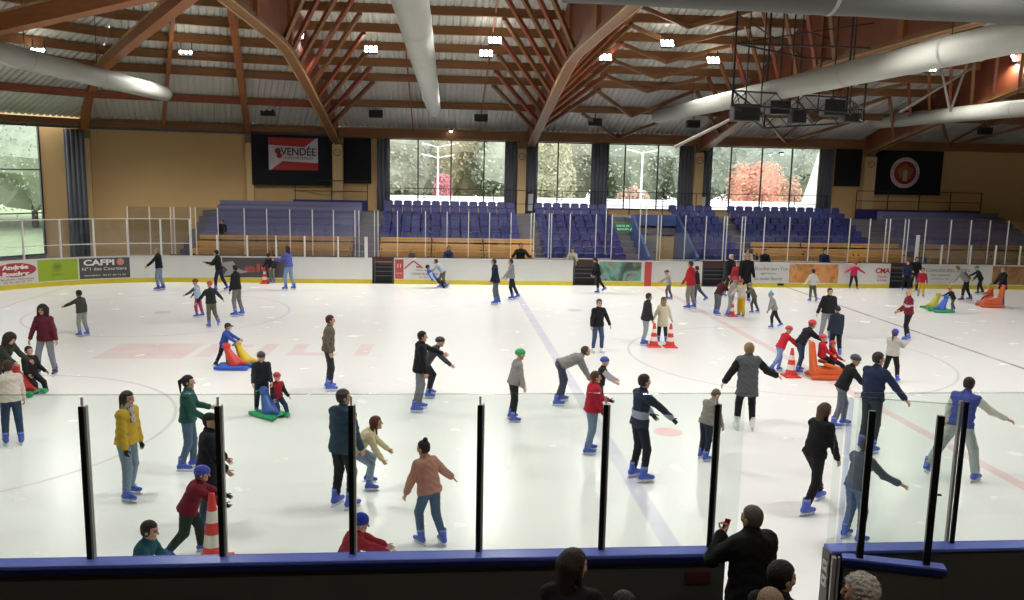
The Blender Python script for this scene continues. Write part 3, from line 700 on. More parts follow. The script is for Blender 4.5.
fence([at_f(p) for p in (870, 886, 890, 905, 908.5, 926, 951, 971, 990, 1008.5, 1030)], .96, 3.22, 'tall glass fence in front of the right stand wing', .017)

# ---- stands
NR = 9
def row_y(i): return 42.1+.72*i
def row_z(i): return .44+.292*i      # tread height
XL, XR = -13., 34.
tx0, tx1 = 10.55, 12.95            # tunnel
mb = MB()
for i in range(NR):
    for a, b_ in ((XL, tx0), (tx1, XR)): mb.box((a, row_y(i)-.36, 0), (b_, row_y(i)+.37, row_z(i)))
for a, b_ in ((XL, tx0), (tx1, XR)): mb.box((a, row_y(8)+.37, 0), (b_, 49.9, row_z(8)+.02))
mb.box((tx0, 45.5, 1.95), (tx1, 49.9, row_z(8)+.02))
mb.build('floor_stand', mat('stand_steps', '#6d6a6e', .8, noise_amt=.1))['kind'] = 'structure'
MB().box((XL, 41.5, 0), (tx0-.3, 41.7, .95)).box((tx1+.3, 41.5, 0), (XR, 41.7, .95)).build('wall_stand_front', mat('stand_front', '#4f3a36', .7, noise_amt=.1))['kind'] = 'structure'
MB().box((-3.2, 39.4, 0), (4.9, 41.45, .45)).box((14.6, 39.4, 0), (24.5, 41.45, .45)).build('floor_bench', M_dark)['kind'] = 'structure'
for x0, x1, w in ((-3.1, .8, 'above the house logo board'), (1., 4.8, 'behind the long white board'), (14.7, 19.5, 'behind the town lettering board'), (19.7, 24.3, 'behind the orange picture panel')):
    g = empty('team_bench', ((x0+x1)/2, 40.35, .45), 0, 'long brown team bench '+w, 'bench'); h = (x1-x0)/2
    MB().box((-h, -.2, .35), (h, .2, .39)).build('seat', wood('team_wood', '#6e4a3a'), g, bevel=.01)
    for k in range(4): MB().box((-h+.1+k*(2*h-.3)/3, -.16, 0), (-h+.2+k*(2*h-.3)/3, .16, .35)).build('leg', M_black, g)
def seat_mesh():
    mb = MB()
    def prof(x):  # side profile with thickness
        return [(x, -.24, .34), (x, -.22, .37), (x, .10, .35), (x, .15, .41), (x, .20, .67), (x, .23, .67), (x, .185, .39), (x, .12, .315), (x, -.22, .315)]
    mb.prism(prof(-.235), (0, 0, 0), (.47, 0, 0)); mb.box((-.04, -.05, 0), (.04, .1, .32)); mb.box((-.19, .185, .66), (.19, .225, .72))
    return mb
s0 = None
blocks = [(-2.9, 14, 3, 'blue plastic stadium seat under the first large window', 'blue seats under the first window'),
          (5.6, 8, 0, 'blue plastic stadium seat in the block left of the tunnel', 'blue seats left of the tunnel'),
          (13.45, 5, 0, 'blue plastic stadium seat in the narrow block right of the tunnel', 'blue seats right of the tunnel'),
          (16.95, 13, 3, 'blue plastic stadium seat under the right-hand large window', 'blue seats under the right window')]
for x0, n, r0, lb, gp in blocks:
    for i in range(r0, NR):
        for k in range(n):
            if s0 is None: o = s0 = seat_mesh().build('stadium_seat', M_blue, bevel=.012)
            else: o = s0.copy(); C.objects.link(o)
            o.location = (x0+.53*k, row_y(i)+.05, row_z(i)); tag(o, lb, 'seat', gp)
benches = [(-12.2, -4.4, 'left wing'), (-3.1, 4.9, 'first window'), (16.6, 25.0, 'right window'), (25.9, 33.5, 'right wing')]
rows = ['front', 'second', 'third']
for x0, x1, w in benches:
    for i in range(3):
        n = max(2, int((x1-x0)/2.6)); L = (x1-x0)/n
        for k in range(n):
            b = empty('wooden_bench', (x0+L*(k+.5), row_y(i), row_z(i)), 0, 'ochre slatted wooden bench in the %s row of the %s stand' % (rows[i], w), 'bench', 'wooden benches, %s row, %s' % (rows[i], w))
            h = L/2-.04
            mb = MB()
            for j in range(3): mb.box((-h, -.22+.14*j, .38), (h, -.10+.14*j, .42))
            mb.build('seat', M_bench, b)
            mb = MB()
            for z in (.5, .62): mb.box((-h, .22, z), (h, .25, z+.1))
            mb.box((-h, -.24, .08), (h, -.21, .40)); mb.build('backrest', M_bench, b)
            for x in (-h+.1, h-.1): MB().box((x-.03, -.2, 0), (x+.03, .26, .38)).box((x-.03, .24, .3), (x+.03, .27, .72)).build('leg', M_black, b)
for x0, x1, w, n in ((-12.2, -4.4, 'left wing', 8), (25.9, 33.5, 'right wing', 8)):
    for i in range(3, n+1):
        mb = MB(); mb.box((x0, row_y(i)-.3, row_z(i)), (x1, row_y(i)+.25, row_z(i)+.32)); mb.box((x0, row_y(i)+.2, row_z(i)+.32), (x1, row_y(i)+.26, row_z(i)+.55))
        o = mb.build('folded_seat_row', mat('stand_lavender', '#6a6a88', .7, noise_amt=.1), None, bevel=.02); tag(o, 'grey-blue folded seat row, %s, on the %s' % (['just above the wooden benches', 'second above the benches', 'third above the benches', 'third from the top', 'second from the top', 'topmost under the railing'][i-3], w) , 'seat row')
for x0, x1, w in ((-12.4, -4.2, 'left wing beneath the black banner wall'), (25.2, 33.2, 'right wing beneath the crest banner')):
    g = empty('railing', ((x0+x1)/2, 49.4, row_z(8)), 0, 'thin metal railing with blue skirt above the '+w, 'railing'); w2 = (x1-x0)/2
    MB().box((-w2, -.03, 0), (w2, 0, .62)).build('skirt', mat('skirt_blue', '#262b66', .7), g)
    for z in (1.1, 1.7): MB().box((-w2, -.02, z), (w2, .02, z+.04)).build('rail', M_black, g)
    for k in range(5): MB().box((-w2+k*w2/2-.02, -.02, 0), (-w2+k*w2/2+.02, .02, 1.72)).build('post', M_black, g)
g = empty('railing', (0, 49.55, row_z(8)), 0, 'long thin railing along the windows behind the blue seats', 'railing')
for z in (.55, 1.35): MB().box((-3, -.02, z), (23.5, .02, z+.035)).build('rail', M_black, g)
for k in range(14): MB().box((-3+k*2.03, -.02, 0), (-2.96+k*2.03, .02, 1.38)).build('post', M_black, g)
# tunnel with parapets, door and exit sign
g = empty('tunnel_parapet', (0, 0, 0), 0, 'blue sloping parapets round the stair tunnel under the exit sign', 'parapet'); Mp = mat('parapet_blue', '#4a5c8c', .6)
for x in (tx0-.12, tx1-.02):
    MB().prism([(x, 41.3, .0), (x, 41.3, 1.15), (x, 45.4, 3.05), (x, 45.4, 0)], (0, 0, 0), (.14, 0, 0)).build('side_panel', Mp, g)
MB().box((tx0, 45.36, 2.45), (tx1, 45.5, 3.05)).build('cross_panel', Mp, g)
MB().box((tx0+.02, 45.6, 0), (tx1-.02, 45.7, 2.4)).build('wall_tunnel', M_tan)['kind'] = 'structure'
d = empty('door_1', (tx0+.85, 45.58, 0)); d['kind'] = 'structure'
MB().box((-.55, -.05, 0), (.55, 0, 1.9)).build('door_leaf', mat('door_grey', '#8f8f8c', .6), d); MB().box((.38, -.1, .95), (.46, -.05, 1.0)).build('door_handle', M_black, d)
e = on_y(626.5, 227.5, 45.2); g = empty('exit_sign', tuple(e), 0, 'green emergency exit sign over the stair tunnel', 'sign')
MB().box((-.58, 0, -.24), (.58, .05, .24)).build('sign_box', mat('exit_green', '#1f6a48', .4, emit='#1f6a48', strength=.35), g)
me = mat('exit_white', '#cfe8d8', .4, emit='#cfe8d8', strength=.4)
text('SORTIE DE', 'lettering', frame((-.2, -.006, .08), (1, 0, 0)), .15, me, g); text('SECOURS', 'lettering', frame((-.2, -.006, -.1), (1, 0, 0)), .15, me, g)
MB().tube((.33, -.012, .11), (.33, .0, .11), .045).bar((.33, -.006, .06), (.30, -.006, -.06), .01, .06).bar((.30, -.006, -.05), (.40, -.006, -.15), .01, .04).bar((.30, -.006, -.05), (.2, -.006, -.16), .01, .04).bar((.33, -.006, .03), (.45, -.006, 0), .01, .03).build('running_figure', me, g)
for (px, py, h) in ((640, 205, 3.4), (646, 210, 3.3), (606, 200, 3.6)):
    p = on_y(px, 225, 42.5); MB().box((p[0]-.02, 42.48, 0), (p[0]+.02, 42.52, h+.4)).build('handrail_post', M_alu)
for o in [o for o in C.objects if o.name.startswith('handrail_post')]: tag(o, 'slim white post standing beside the stair tunnel', 'post', 'slim posts at the tunnel')

# ---- outer walls, windows
ZB, ZT = 3.1, 6.98
wins = [(-3.0, 3.85, (418, 451, 484)), (5.7, 8.99, (558,)), (9.96, 14.34, (625, 658)), (16.25, 23.06, (731, 762, 792))]
mb = MB(); xs = [-6.2]+[x for w in wins for x in w[:2]]+[45]
for k in range(0, len(xs), 2): mb.box((xs[k], 50, -.2), (xs[k+1], 50.3, 7.6))
for w in wins: mb.box((w[0], 50, -.2), (w[1], 50.3, ZB)).box((w[0], 50, ZT), (w[1], 50.3, 7.6))
mb.build('wall_back', M_tan)['kind'] = 'structure'
Mfr = mat('window_frame', '#3c3e42', .5, .3)
for i, (a, b_, ml) in enumerate(wins):
    w = empty('window_%d' % (i+1), ((a+b_)/2, 50.1, 0)); w['kind'] = 'structure'; h = (b_-a)/2
    mb = MB(); mb.box((-h, -.04, ZB), (h, .06, ZB+.07)).box((-h, -.04, ZT-.05), (h, .06, ZT)).box((-h, -.04, ZB), (-h+.05, .06, ZT)).box((h-.05, -.04, ZB), (h, .06, ZT))
    mb.box((-h, -.03, ZB+.5), (h, .05, ZB+.53))
    for m_ in ml: x = on_y(m_, 170, 50)[0]-(a+b_)/2; mb.box((x-.035, -.04, ZB), (x+.035, .06, ZT))
    mb.build('window_frame', Mfr, w); MB().box((-h, 0, ZB), (h, .012, ZT)).build('window_pane', M_win, w)
V0, V1, V1b, V3, V4, V5 = Vector((-6.1, 50)), Vector((-18.7, 46.6)), Vector((-20.7, 45.95)), Vector((-28, 36)), Vector((-33, 22)), Vector((-33, -12))
def wallseg(name, a, b, z0=-.2, z1=7.6, m=M_tan, th=.3, kind='structure'):
    d = (b-a).normalized(); n = Vector((-d.y, d.x)); 
    mb = MB(); mb.prism([(a.x, a.y, z0), (b.x, b.y, z0), (b.x, b.y, z1), (a.x, a.y, z1)], (0, 0, 0), (n.x*th, n.y*th, 0)); o = mb.build(name, m); o['kind'] = kind; return o
wallseg('wall_left', V1, V0); wallseg('wall_left_corner', V1b, V1)
wallseg('wall_left_sill', V3, V1b, -.2, .42, mat('sill_grey', '#777777', .7)); wallseg('wall_left_head', V3, V1b, 7.15, 7.6)
wallseg('wall_left_end', V4, V3); wallseg('wall_left_side', V5, V4); MB().box((-33, -12.3, -.2), (45, -12, 14)).build('wall_front', M_tan)['kind'] = 'structure'; MB().box((45, -12, -.2), (45.3, 50.3, 14)).build('wall_right', M_tan)['kind'] = 'structure'
w = empty('window_5', (*V1b, 0)); w['kind'] = 'structure'; d = (V3-V1b); L = d.length; d.normalize(); mb = MB(); nn = Vector((d.y, -d.x))
w.rotation_euler = (0, 0, math.atan2(d.y, d.x))
mb = MB()
for z in (.42, 2.57, 4.8, 7.1): mb.box((0, -.05, z), (L, .05, z+.06))
for k in range(4): mb.box((L*k/3-.04, -.06, .42), (L*k/3+.04, .06, 7.15))
mb.build('window_frame', Mfr, w); MB().box((0, -.006, .42), (L, .006, 7.15)).build('window_pane', M_win, w)
# curtains
def curtain(x0, x1, y, z0, z1, label, rz=0, org=None, c='#6c7079'):
    mb = MB(); n = 40; vs = []
    for k in range(n+1):
        t = k/n; x = (t-.5)*(x1-x0); yy = .06*math.sin(t*PI*2*(x1-x0)/.22)
        for z in (z0, z1): vs.append((x, yy, z)); 
    fs = [(2*k, 2*k+2, 2*k+3, 2*k+1) for k in range(n)]
    o = mb.add(vs, fs).build('curtain', mat('curtain_'+c, c, .9, noise_amt=.1, scale=3), smooth=True); md = o.modifiers.new('s', 'SOLIDIFY'); md.thickness = .03
    o.location = ((x0+x1)/2, y, 0) if org is None else org; o.rotation_euler = (0, 0, rz); tag(o, label, 'curtain'); return o
def X50(px): return on_y(px, 170, 49.8)[0]
for a, b_, lb in ((377, 390, 'slate grey curtain at the left edge of the first large window'), (505, 517, 'slate grey curtain between the first window and the clock pillar'), (526, 538, 'slate grey curtain right of the first clock pillar'), (591, 608, 'slate grey curtain between the two narrow middle windows'), (679, 693, 'slate grey curtain left of the second clock pillar'), (703, 712, 'narrow slate grey curtain right of the second clock pillar'), (819, 833, 'slate grey curtain at the right edge of the right-hand window')):
    curtain(X50(a), X50(b_), 49.8, 2.7, 6.95, lb)
p = on_y(76, 190, 46.0); curtain(-.48, .48, 0, .1, 6.95, 'tall slate grey curtain hanging beside the left corner window', .3, (p[0], 46.1, 0))
# pillars on the wall
for px, w_, lb in ((338, .58, 'tan wall pillar with a small clock between the black banners'), (521.5, .5, 'tan wall pillar with a round clock between the window curtains'), (698, .55, 'tan wall pillar with a clock right of the middle windows'), (868.5, .72, 'tan wall pillar left of the round crest banner')):
    x = X50(px); g = empty('wall_pillar', (x, 49.75, 0), 0, lb, 'pillar')
    MB().box((-w_/2, -.2, 2.2), (w_/2, .24, 6.55)).build('shaft', M_tan2, g, bevel=.02)
    MB().box((-w_/2*.6, -.18, 6.55), (w_/2*.6, .22, 7.0)).build('bracket', mat('bracket_steel', '#6d5c40', .5), g)
    k = MB(); k.tube((0, -.24, 6.1), (0, -.2, 6.1), .2, n=20).build('clock_face', mat('clock_tan', '#c9b08a', .5), g)
    MB().lathe([(.17, -.01), (.2, -.01), (.2, .01), (.17, .01), (.17, -.01)], n=20).build('clock_ring', M_black, g).matrix_local = Matrix.Translation((0, -.25, 6.1)) @ Matrix.Rotation(PI/2, 4, 'X')
    MB().bar((0, -.245, 6.1), (.1, -.245, 6.12), .01, .02).bar((0, -.245, 6.1), (-.06, -.245, 6.17), .01, .02).build('clock_hands', M_black, g)
for px in (250, 88): 
    f = on_y(px, 180, 48.5 if px == 250 else 46.55); g = empty('wall_pillar', (f[0], f[1], 0), R(15), 'plain tan corner pillar at the left end of the black banner wall' if px == 250 else 'plain tan corner pillar right of the tall left curtain', 'pillar'); MB().box((-.2, -.1, 0), (.2, .1, 6.9)).build('shaft', M_tan2, g, bevel=.02); MB().box((-.22, -.12, 6.5), (.22, .12, 6.9)).build('bracket', mat('bracket_steel', '#6d5c40', .5), g)
# black wall panels and banners
MP = mat('panel_black', '#14151a', .9)
def panel(px0, px1, z0, z1, label):
    a, b_ = X50(px0), X50(px1); o = MB().box((a, 49.86, z0), (b_, 49.97, z1)).build('wall_panel', MP, bevel=.01); tag(o, label, 'panel'); return a, b_
a = on_y(252, 160, 48.55); b_ = on_y(333, 160, 49.83); dd = Vector((b_[0]-a[0], b_[1]-a[1])); rz = math.atan2(dd.y, dd.x); L = dd.length
o = MB().box((0, -.06, 4.2), (L, 0, 7.0)).build('wall_panel', MP, bevel=.01); o.location = (a[0], a[1]-.12, 0); o.rotation_euler = (0, 0, rz); tag(o, 'wide black wall panel behind the red and white department banner', 'panel')
panel(343.5, 371, 4.35, 6.95, 'narrow black wall panel right of the first clock pillar'); panel(836, 861.5, 4.75, 6.98, 'narrow black wall panel right of the last window'); a2, b2 = panel(875.5, 943, 4.3, 6.98, 'wide black wall panel behind the round crest')
g = empty('banner', (a[0], a[1]-.2, 0), rz, 'red and white VENDÉE department banner on the black panel', 'banner')
u0, u1 = L*.21, L*.815; zb, zt = 5.05, 6.85
MB().box((u0, -.03, zb), (u1, 0, zt)).build('cloth', mat('banner_white', '#c9c6c6', .7), g)
Mbr = mat('banner_red', '#a8302f', .7)
MB().prism([(u0, -.035, zt), (u1-.1, -.035, zt), (u1-.75, -.035, zt-.5), (u0, -.035, zt-.42)], (0, 0, 0), (0, .008, 0)).build('red_top', Mbr, g)
MB().prism([(u0+.1, -.035, zb), (u1, -.035, zb), (u1, -.035, zb+.42), (u0+.75, -.035, zb+.5)], (0, 0, 0), (0, .008, 0)).build('red_bottom', Mbr, g)
text('VENDÉE', 'lettering', frame((u0+(u1-u0)*.6, -.04, 6.06), (1, 0, 0)), .58, Mk, g, xs=.92, bold=.012); text('LE DÉPARTEMENT', 'lettering', frame((u0+(u1-u0)*.6, -.04, 5.72), (1, 0, 0)), .2, Mk, g, xs=1.05)
MB().tube((u0+.5, -.045, 6.1), (u0+.5, -.03, 6.1), .17, n=16).tube((u0+.58, -.045, 5.85), (u0+.58, -.03, 5.85), .15, n=16).build('emblem', Mbr, g)
# round crest with a neutral pattern
c = on_y(904.8, 172.8, 49.8); g = empty('crest_banner', tuple(c), 0, 'round white-rimmed red crest hanging on the black panel', 'crest')
MB().tube((0, -.03, 0), (0, 0, 0), .93, n=40).build('rim', mat('crest_white', '#cfc4c2', .6), g); MB().tube((0, -.05, 0), (0, -.03, 0), .70, n=40).build('field', mat('crest_red', '#86281c', .6), g)
mb = MB()
for q in ((-.3, .1, .22), (.3, .1, .22), (0, .32, .2), (-.24, -.2, .15), (.26, -.22, .15)): mb.tube((q[0], -.06, q[1]), (q[0], -.05, q[1]), q[2], n=12)
mb.build('pattern', mat('crest_gold', '#96693a', .6), g); MB().tube((0, -.07, .0), (0, -.05, .0), .17, n=12).box((-.14, -.068, -.5), (.14, -.05, -.1)).build('centre_pattern', mat('crest_pale', '#b9ab78', .6), g)
for k, ch in enumerate('HOGLYS * LA ROCHE SUR YON * '):
    if ch == ' ': continue
    t = PI*.9-k*2*PI/28; M = Matrix.Translation((.815*math.cos(t), -.034, .815*math.sin(t))) @ Matrix.Rotation(-(t-PI/2), 4, 'Y') @ Matrix.Rotation(PI/2, 4, 'X')
    text(ch, 'lettering', M, .17, Mk, g, depth=.003)
for px in (533, 706): # small white plaques on the curtains
    p = on_y(px-3, 194, 49.6); o = MB().prism([(p[0]-.18, 49.6, 2.95), (p[0]+.16, 49.6, 2.95), (p[0]+.2, 49.6, 3.95), (p[0]-.1, 49.6, 3.95)], (0, 0, 0), (0, .03, 0)).build('notice_board', mat('notice_white', '#b9bcc4', .5), bevel=.01); tag(o, 'small white notice on the curtain right of the %s clock pillar' % ('first' if px == 533 else 'second'), 'notice')

# ---- roof: one long slope over the main hall, fan-shaped facets on the left end
AP = Vector((-6, 22.9)); ZE, SL = 7.55, .30; ZA = ZE+SL*27.1
ceil = empty('ceiling', (0, 0, 0)); ceil['kind'] = 'structure'
def corrugated(a, b, apex_u, vmax, ze, za, name='roof_deck', flat=False):
    """sheet on facet with eave a->b; v inward; triangular unless flat"""
    a = Vector(a); b = Vector(b); L = (b-a).length; e = (b-a)/L; n = Vector((e.y, -e.x))
    if n.dot(AP-a) < 0: n = -n
    per = .30; vs = []; fs = []; u = 0.; pr = [(0, 0), (.09, 0), (.13, .065), (.19, .065), (.23, 0)]
    us = []
    while u < L:
        for du, dz in pr:
            if u+du < L: us.append((u+du, dz))
        u += per
    us.append((L, 0)); sl = (za-ze)/vmax
    for q, dz in us:
        vm = vmax if flat else (vmax*q/apex_u if q < apex_u else vmax*(L-q)/(L-apex_u))
        p0 = a+e*q; p1 = p0+n*max(vm, .001); vs += [(p0.x, p0.y, ze+dz), (p1.x, p1.y, ze+sl*vm+dz)]
    for k in range(len(us)-1): fs.append((2*k, 2*k+1, 2*k+3, 2*k+2))
    return MB().add(vs, fs).build(name, M_deck, ceil)
corrugated((-6, 50.4), (45, 50.4), 0, 27.5, ZE, ZA, flat=True)
MB().add([(-33, 22.9, ZA+.05), (45, 22.9, ZA+.05), (45, -12.3, ZA-4), (-33, -12.3, ZA-4)], [(0, 1, 2, 3)]).build('roof_deck', M_deck, ceil)
MB().add([(45, 22.9, ZA), (45, 50.4, ZE), (45, 50.4, 7), (45, -12.3, 7), (45, -12.3, ZA)], [(0, 1, 2, 3, 4)]).build('gable', M_tan, ceil)
facets = [(V1, V0), (V3, V1), (V4, V3), (Vector((-33, 4)), V4)]
for a, b_ in facets:
    e = (b_-a).normalized(); L = (b_-a).length; ua = (AP-a).dot(e); vm = abs((AP-a).cross(e)) if hasattr(AP, 'cross') else 0
    vm = abs((AP-a).x*e.y-(AP-a).y*e.x); corrugated(a, b_, min(max(ua, .5), L-.5), vm, ZE, ZA)
MB().add([(-33, 4, ZE), (-6, 22.9, ZA), (-33, 22.9, ZA+.05), (-33, -12, ZA-4), (-33, -12, 7)], [(0, 1, 2), (0, 2, 3, 4)]).build('gable', M_tan, ceil)
PY = [46.1, 42.7, 41.0, 39.3, 37.6, 35.9, 34.3, 32.6, 30.9, 29.2, 27.5, 25.8, 24.2]
GX = [-6, 5.25, 15.6, 25.8, 36.2]
def roofz(y): return ZE+SL*(50.4-y)
for y in PY:
    for a, b_ in zip(GX[:-1], GX[1:]): MB().box((a+.18, y-.11, roofz(y)-.38), (b_-.18, y+.11, roofz(y)-.02)).build('purlin', M_pur, ceil)
for i, (a, b_) in enumerate(facets[:3]):
    for y in PY:
        f = (50-y)/27.1; p, q = a+(AP-a)*f, b_+(AP-b_)*f; z = ZE+(ZA-ZE)*f-.2
        MB().bar((p.x, p.y, z), (q.x, q.y, z), .2, .36).build('purlin', M_red if y == 46.1 else M_pur, ceil)
# wall plates
MB().box((-6, 49.55, 7.0), (45, 49.95, 7.5)).build('wall_plate', M_pur, ceil)
for a, b_ in facets:
    d = (AP-(a+b_)/2).normalized()*.25; MB().bar((a.x+d.x, a.y+d.y, 7.3), (b_.x+d.x, b_.y+d.y, 7.3), .3, .34).build('wall_plate', M_pur, ceil); MB().bar((a.x+d.x*.7, a.y+d.y*.7, 7.05), (b_.x+d.x*.7, b_.y+d.y*.7, 7.05), .25, .14).build('gutter_beam', mat('grey_beam', '#4c4c4e', .6), ceil)
# thin sag rods between purlins, and V-shaped braces in the bays
for x in (-1.6, 2.2, 20.4, 31): MB().bar((x, 49.5, roofz(49.5)-.25), (x, 24, roofz(24)-.25), .07, .09).build('rafter', M_red, ceil)
for gx in (10.35, 20.6, 30.9):
    pl = [49.6]+PY[:9]
    for y0, y1 in zip(pl[:-1], pl[1:]):
        for s_ in (-2.7, 2.4): MB().bar((gx, y0, roofz(y0)-.5), (gx+s_, y1, roofz(y1)-.42), .12, .16).build('brace', M_pur, ceil)
# main girders across the hall
prof = [(49.7, 6.75), (46, 7.55), (43, 8.15), (40, 8.75), (37, 9.32), (34.6, 9.74), (33, 9.85), (28, 9.9), (20, 9.9), (10, 9.7)]
names = ['deep red-brown timber girder springing from the pillar at the VENDÉE banner', 'deep red-brown timber girder springing from the middle clock pillar', 'deep red-brown timber girder springing from the second clock pillar', 'deep red-brown timber girder springing from the crest pillar', 'deep timber girder at the far right edge']
for gx, lb in zip(GX, names):
    g = empty('roof_girder', (gx, 49.6, 0), 0, lb, 'girder'); th = .15
    pts = [(-th, y-49.6, z) for y, z in prof]+[(-th, y-49.6, roofz(max(y, 22.9))-.05-(max(0, 22.9-y)*.11)) for y in (10, 22.9, 49.7)]
    MB().prism(pts, (0, 0, 0), (2*th, 0, 0)).build('web', mat('girder_web', '#7d4026', .5, noise_amt=.25, scale=1.2, bump=.1), g)
    mb = MB()
    for (y, z), (y2, z2) in zip(prof[:-1], prof[1:]):
        mb.bar((0, y-49.6, z), (0, y2-49.6+.01*(1 if y2 < y else 0), z2), .46, .16)
    mb.build('bottom_flange', mat('flange_brown', '#7e5630', .5, noise_amt=.2, scale=2), g)
    mb = MB()
    for s_ in (-1, 1):
        for (y, z), (y2, z2) in zip(prof[:-1], prof[1:]): mb.bar((s_*.21, y-49.6, z-.09), (s_*.21, y2-49.6, z2-.09), .05, .03)
    mb.build('flange_edge_trim', M_flange, g)
    for y in (34, 28, 22):
        for s_ in (-1, 1): MB().box((s_*.16-.12, y-49.6-.18, 9.9), (s_*.16+.12, y-49.6+.18, roofz(max(y, 23))-.3)).build('stiffener', M_glu, g)
    for k, ye in enumerate(PY[1:10]):
        ys = ye+3.7; zb = np.interp(-ys, [-p[0] for p in prof], [p[1] for p in prof]); zt = roofz(ye)-.4
        for s_ in (-1, 1):
            if gx == -6 and s_ < 0: continue
            if gx == 36.2 and s_ > 0: continue
            MB().bar((s_*.2, ys-49.6, zb+.1), (s_*2.7, ye-49.6, zt), .13, .2).build('brace', M_red if k % 2 else M_pur, g)
# hip girders of the fan
def hip(a, label, w_=.36, h_=.36, prof=((0, 6.85), (.05, 7.6), (.12, 8.5), (.3, 9.25), (.6, 9.5), (1, 9.7)), zoff=0):
    g = empty('roof_girder', (*a, 0), 0, label, 'girder'); mb = MB(); fl = MB()
    d = AP-a
    for (t, z), (t2, z2) in zip(prof[:-1], prof[1:]):
        mb.bar((d.x*t, d.y*t, z+h_/2), (d.x*t2*1.002, d.y*t2*1.002, z2+h_/2), w_, h_)
        fl.bar((d.x*t, d.y*t, z+h_+.03), (d.x*t2, d.y*t2, z2+h_+.03), w_+.05, .06)
    mb.build('beam', M_glu, g); fl.build('top_strip', M_flange, g); return g
hip(V1+(AP-V1)*.01, 'timber hip beam rising from the tall left curtain toward the big girder')
hip(V3+(AP-V3)*.01, 'broad timber hip beam crossing the top left corner', .45, .5, ((0, 6.2), (.05, 6.8), (.12, 7.6), (.3, 8.3), (.6, 8.85), (1, 9.75)))
hip(Vector((-10.7, 48.6)), 'slim dark timber rafter left of the VENDÉE banner girder', .28, .4, ((0, 6.9), (.1, 7.75), (.3, 9.35), (.55, 11.3), (.8, 13.3)))
hip(Vector((-14.9, 47.5)), 'slim dark rafter above the middle of the left tan wall', .16, .2, ((0, 7.1), (.13, 8.2), (.3, 9.6), (.5, 11.2)))

# ---- ventilation ducts
M_trunk = mat('duct_trunk', '#454643', .6, noise_amt=.06, scale=1)
M_duct = mat('duct_fabric', '#a0a198', .6, noise_amt=.06, scale=1, bump=.25, bscale=2.5)
def duct(a, b, r, label, m=None):
    g = empty('air_duct', a, 0, label, 'air duct'); a = Vector(a); b = Vector(b); d = b-a; L = d.length
    mb = MB(); n = int(L/1.1); rings = []
    for k in range(n+1):
        rr = r*(1-.025*(k % 2)); rings.append((a*0+d*(k/n), rr))
    for (p, r0), (q, r1) in zip(rings[:-1], rings[1:]): mb.tube(p, q, r0, r1, n=28, cap=False)
    dd = d.normalized()
    for k in range(5):
        t0, t1 = k*PI/10, (k+1)*PI/10; mb.tube(d+dd*r*.7*math.sin(t0), d+dd*r*.7*math.sin(t1), r*math.cos(t0), max(r*math.cos(t1), .01), n=28, cap=False)
    mb.tube(-dd*.02, Vector((0, 0, 0)), r, r, n=28); mb.build('tube', m or M_duct, g, smooth=True)
    for k in range(1, int(L/5)):
        p = dd*(k*5); MB().tube(p-dd*.04, p+dd*.04, r*1.02, r*1.02, n=28, cap=False).build('seam_band', mat('seam', '#8e8f88', .6), g, smooth=True)
        w = a+p; MB().tube(p+Vector((0, 0, r)), p+Vector((0, 0, max(.5, roofz(max(w.y, 22.9))-.5-w.z))), .012, n=6).build('hanging_wire', M_black, g)
    return g
duct((-14.2, 14, 8.55), (-12.6, 40.5, 8.45), .36, 'pale fabric air duct at the upper left')
duct((-.62, 14.5, 8.5), (-.37, 46.5, 8.4), .37, 'pale fabric air duct hanging in the upper middle')
duct((12.7, 15.5, 8.45), (11.9, 46.3, 8.4), .38, 'long pale fabric air duct crossing the upper right')
duct((26.2, 16, 8.45), (24.9, 47, 8.45), .38, 'pale fabric air duct at the right edge under the roof')
duct((2.2, 15.5, 8.78), (34, 17.2, 8.78), .5, 'thick grey main air duct across the top right edge', M_trunk)
for px, py, px2, py2, y in ((950, 112, 973, 47, 30), (938, 52, 950, 112, 30), (900, 112, 975, 66, 32), (675, 147, 790, 90, 36)):
    p, q = on_y(px, py, y), on_y(px2, py2, y); o = MB().tube(tuple(p), tuple(q), .045 if y < 36 else .07, n=8).build('tie_rod', mat('rod_pale', '#a39c90', .4), smooth=True)
    tag(o, {950: 'pale steel tie rod rising right above the right duct', 938: 'pale steel tie rod leaning left above the right duct', 900: 'thin pale tie rod behind the right-hand ducts', 675: 'thick pale strut rising from the second clock pillar'}[px], 'tie rod')

# ---- floodlights
Ml = mat('lamp_glow', '#fff6e6', .3, emit='#fff6e6', strength=26.)
Mloff = mat('lamp_housing', '#202022', .4)
def flood(px, py, label, n=3, m=2, P=None):
    if P is None:
        d = ray(px, py)
        for t in np.arange(20, 60, .1):
            P = CAM+d*t
            if P[2] > (roofz(P[1]) if P[0] > -6.5 else roofz(P[1])-abs(P[0]+6)*.12)-.95: break
    g = empty('floodlight', tuple(P), 0, label, 'floodlight', None if px else 'floodlights over the near half of the rink')
    T = Matrix.Rotation(R(-38), 4, 'X') @ Matrix.Scale(.8 if px else 1., 4)
    MB().box((-.34, -.03, -.22), (.34, .1, .2), 0, T).build('housing', Mloff, g)
    for x in (-.22, .22): MB().tube((x, .08, .1), (x, .08, .46 if px else .9), .018, n=6).build('bracket', M_black, g)
    for i in range(n):
        for j in range(m):
            mb = MB().lathe([(.001, .07), (.05, .06), (.085, .03), (.095, -.02)], (0, 0, 0), 10); M = T @ Matrix.Translation(((i-(n-1)/2)*.25, -.07, (j-(m-1)/2)*.25)) @ Matrix.Rotation(PI/2, 4, 'X')
            mb.v = [tuple(M @ Vector(v)) for v in mb.v]; mb.build('lamp', Ml, g, smooth=True)
    return P
FP = []
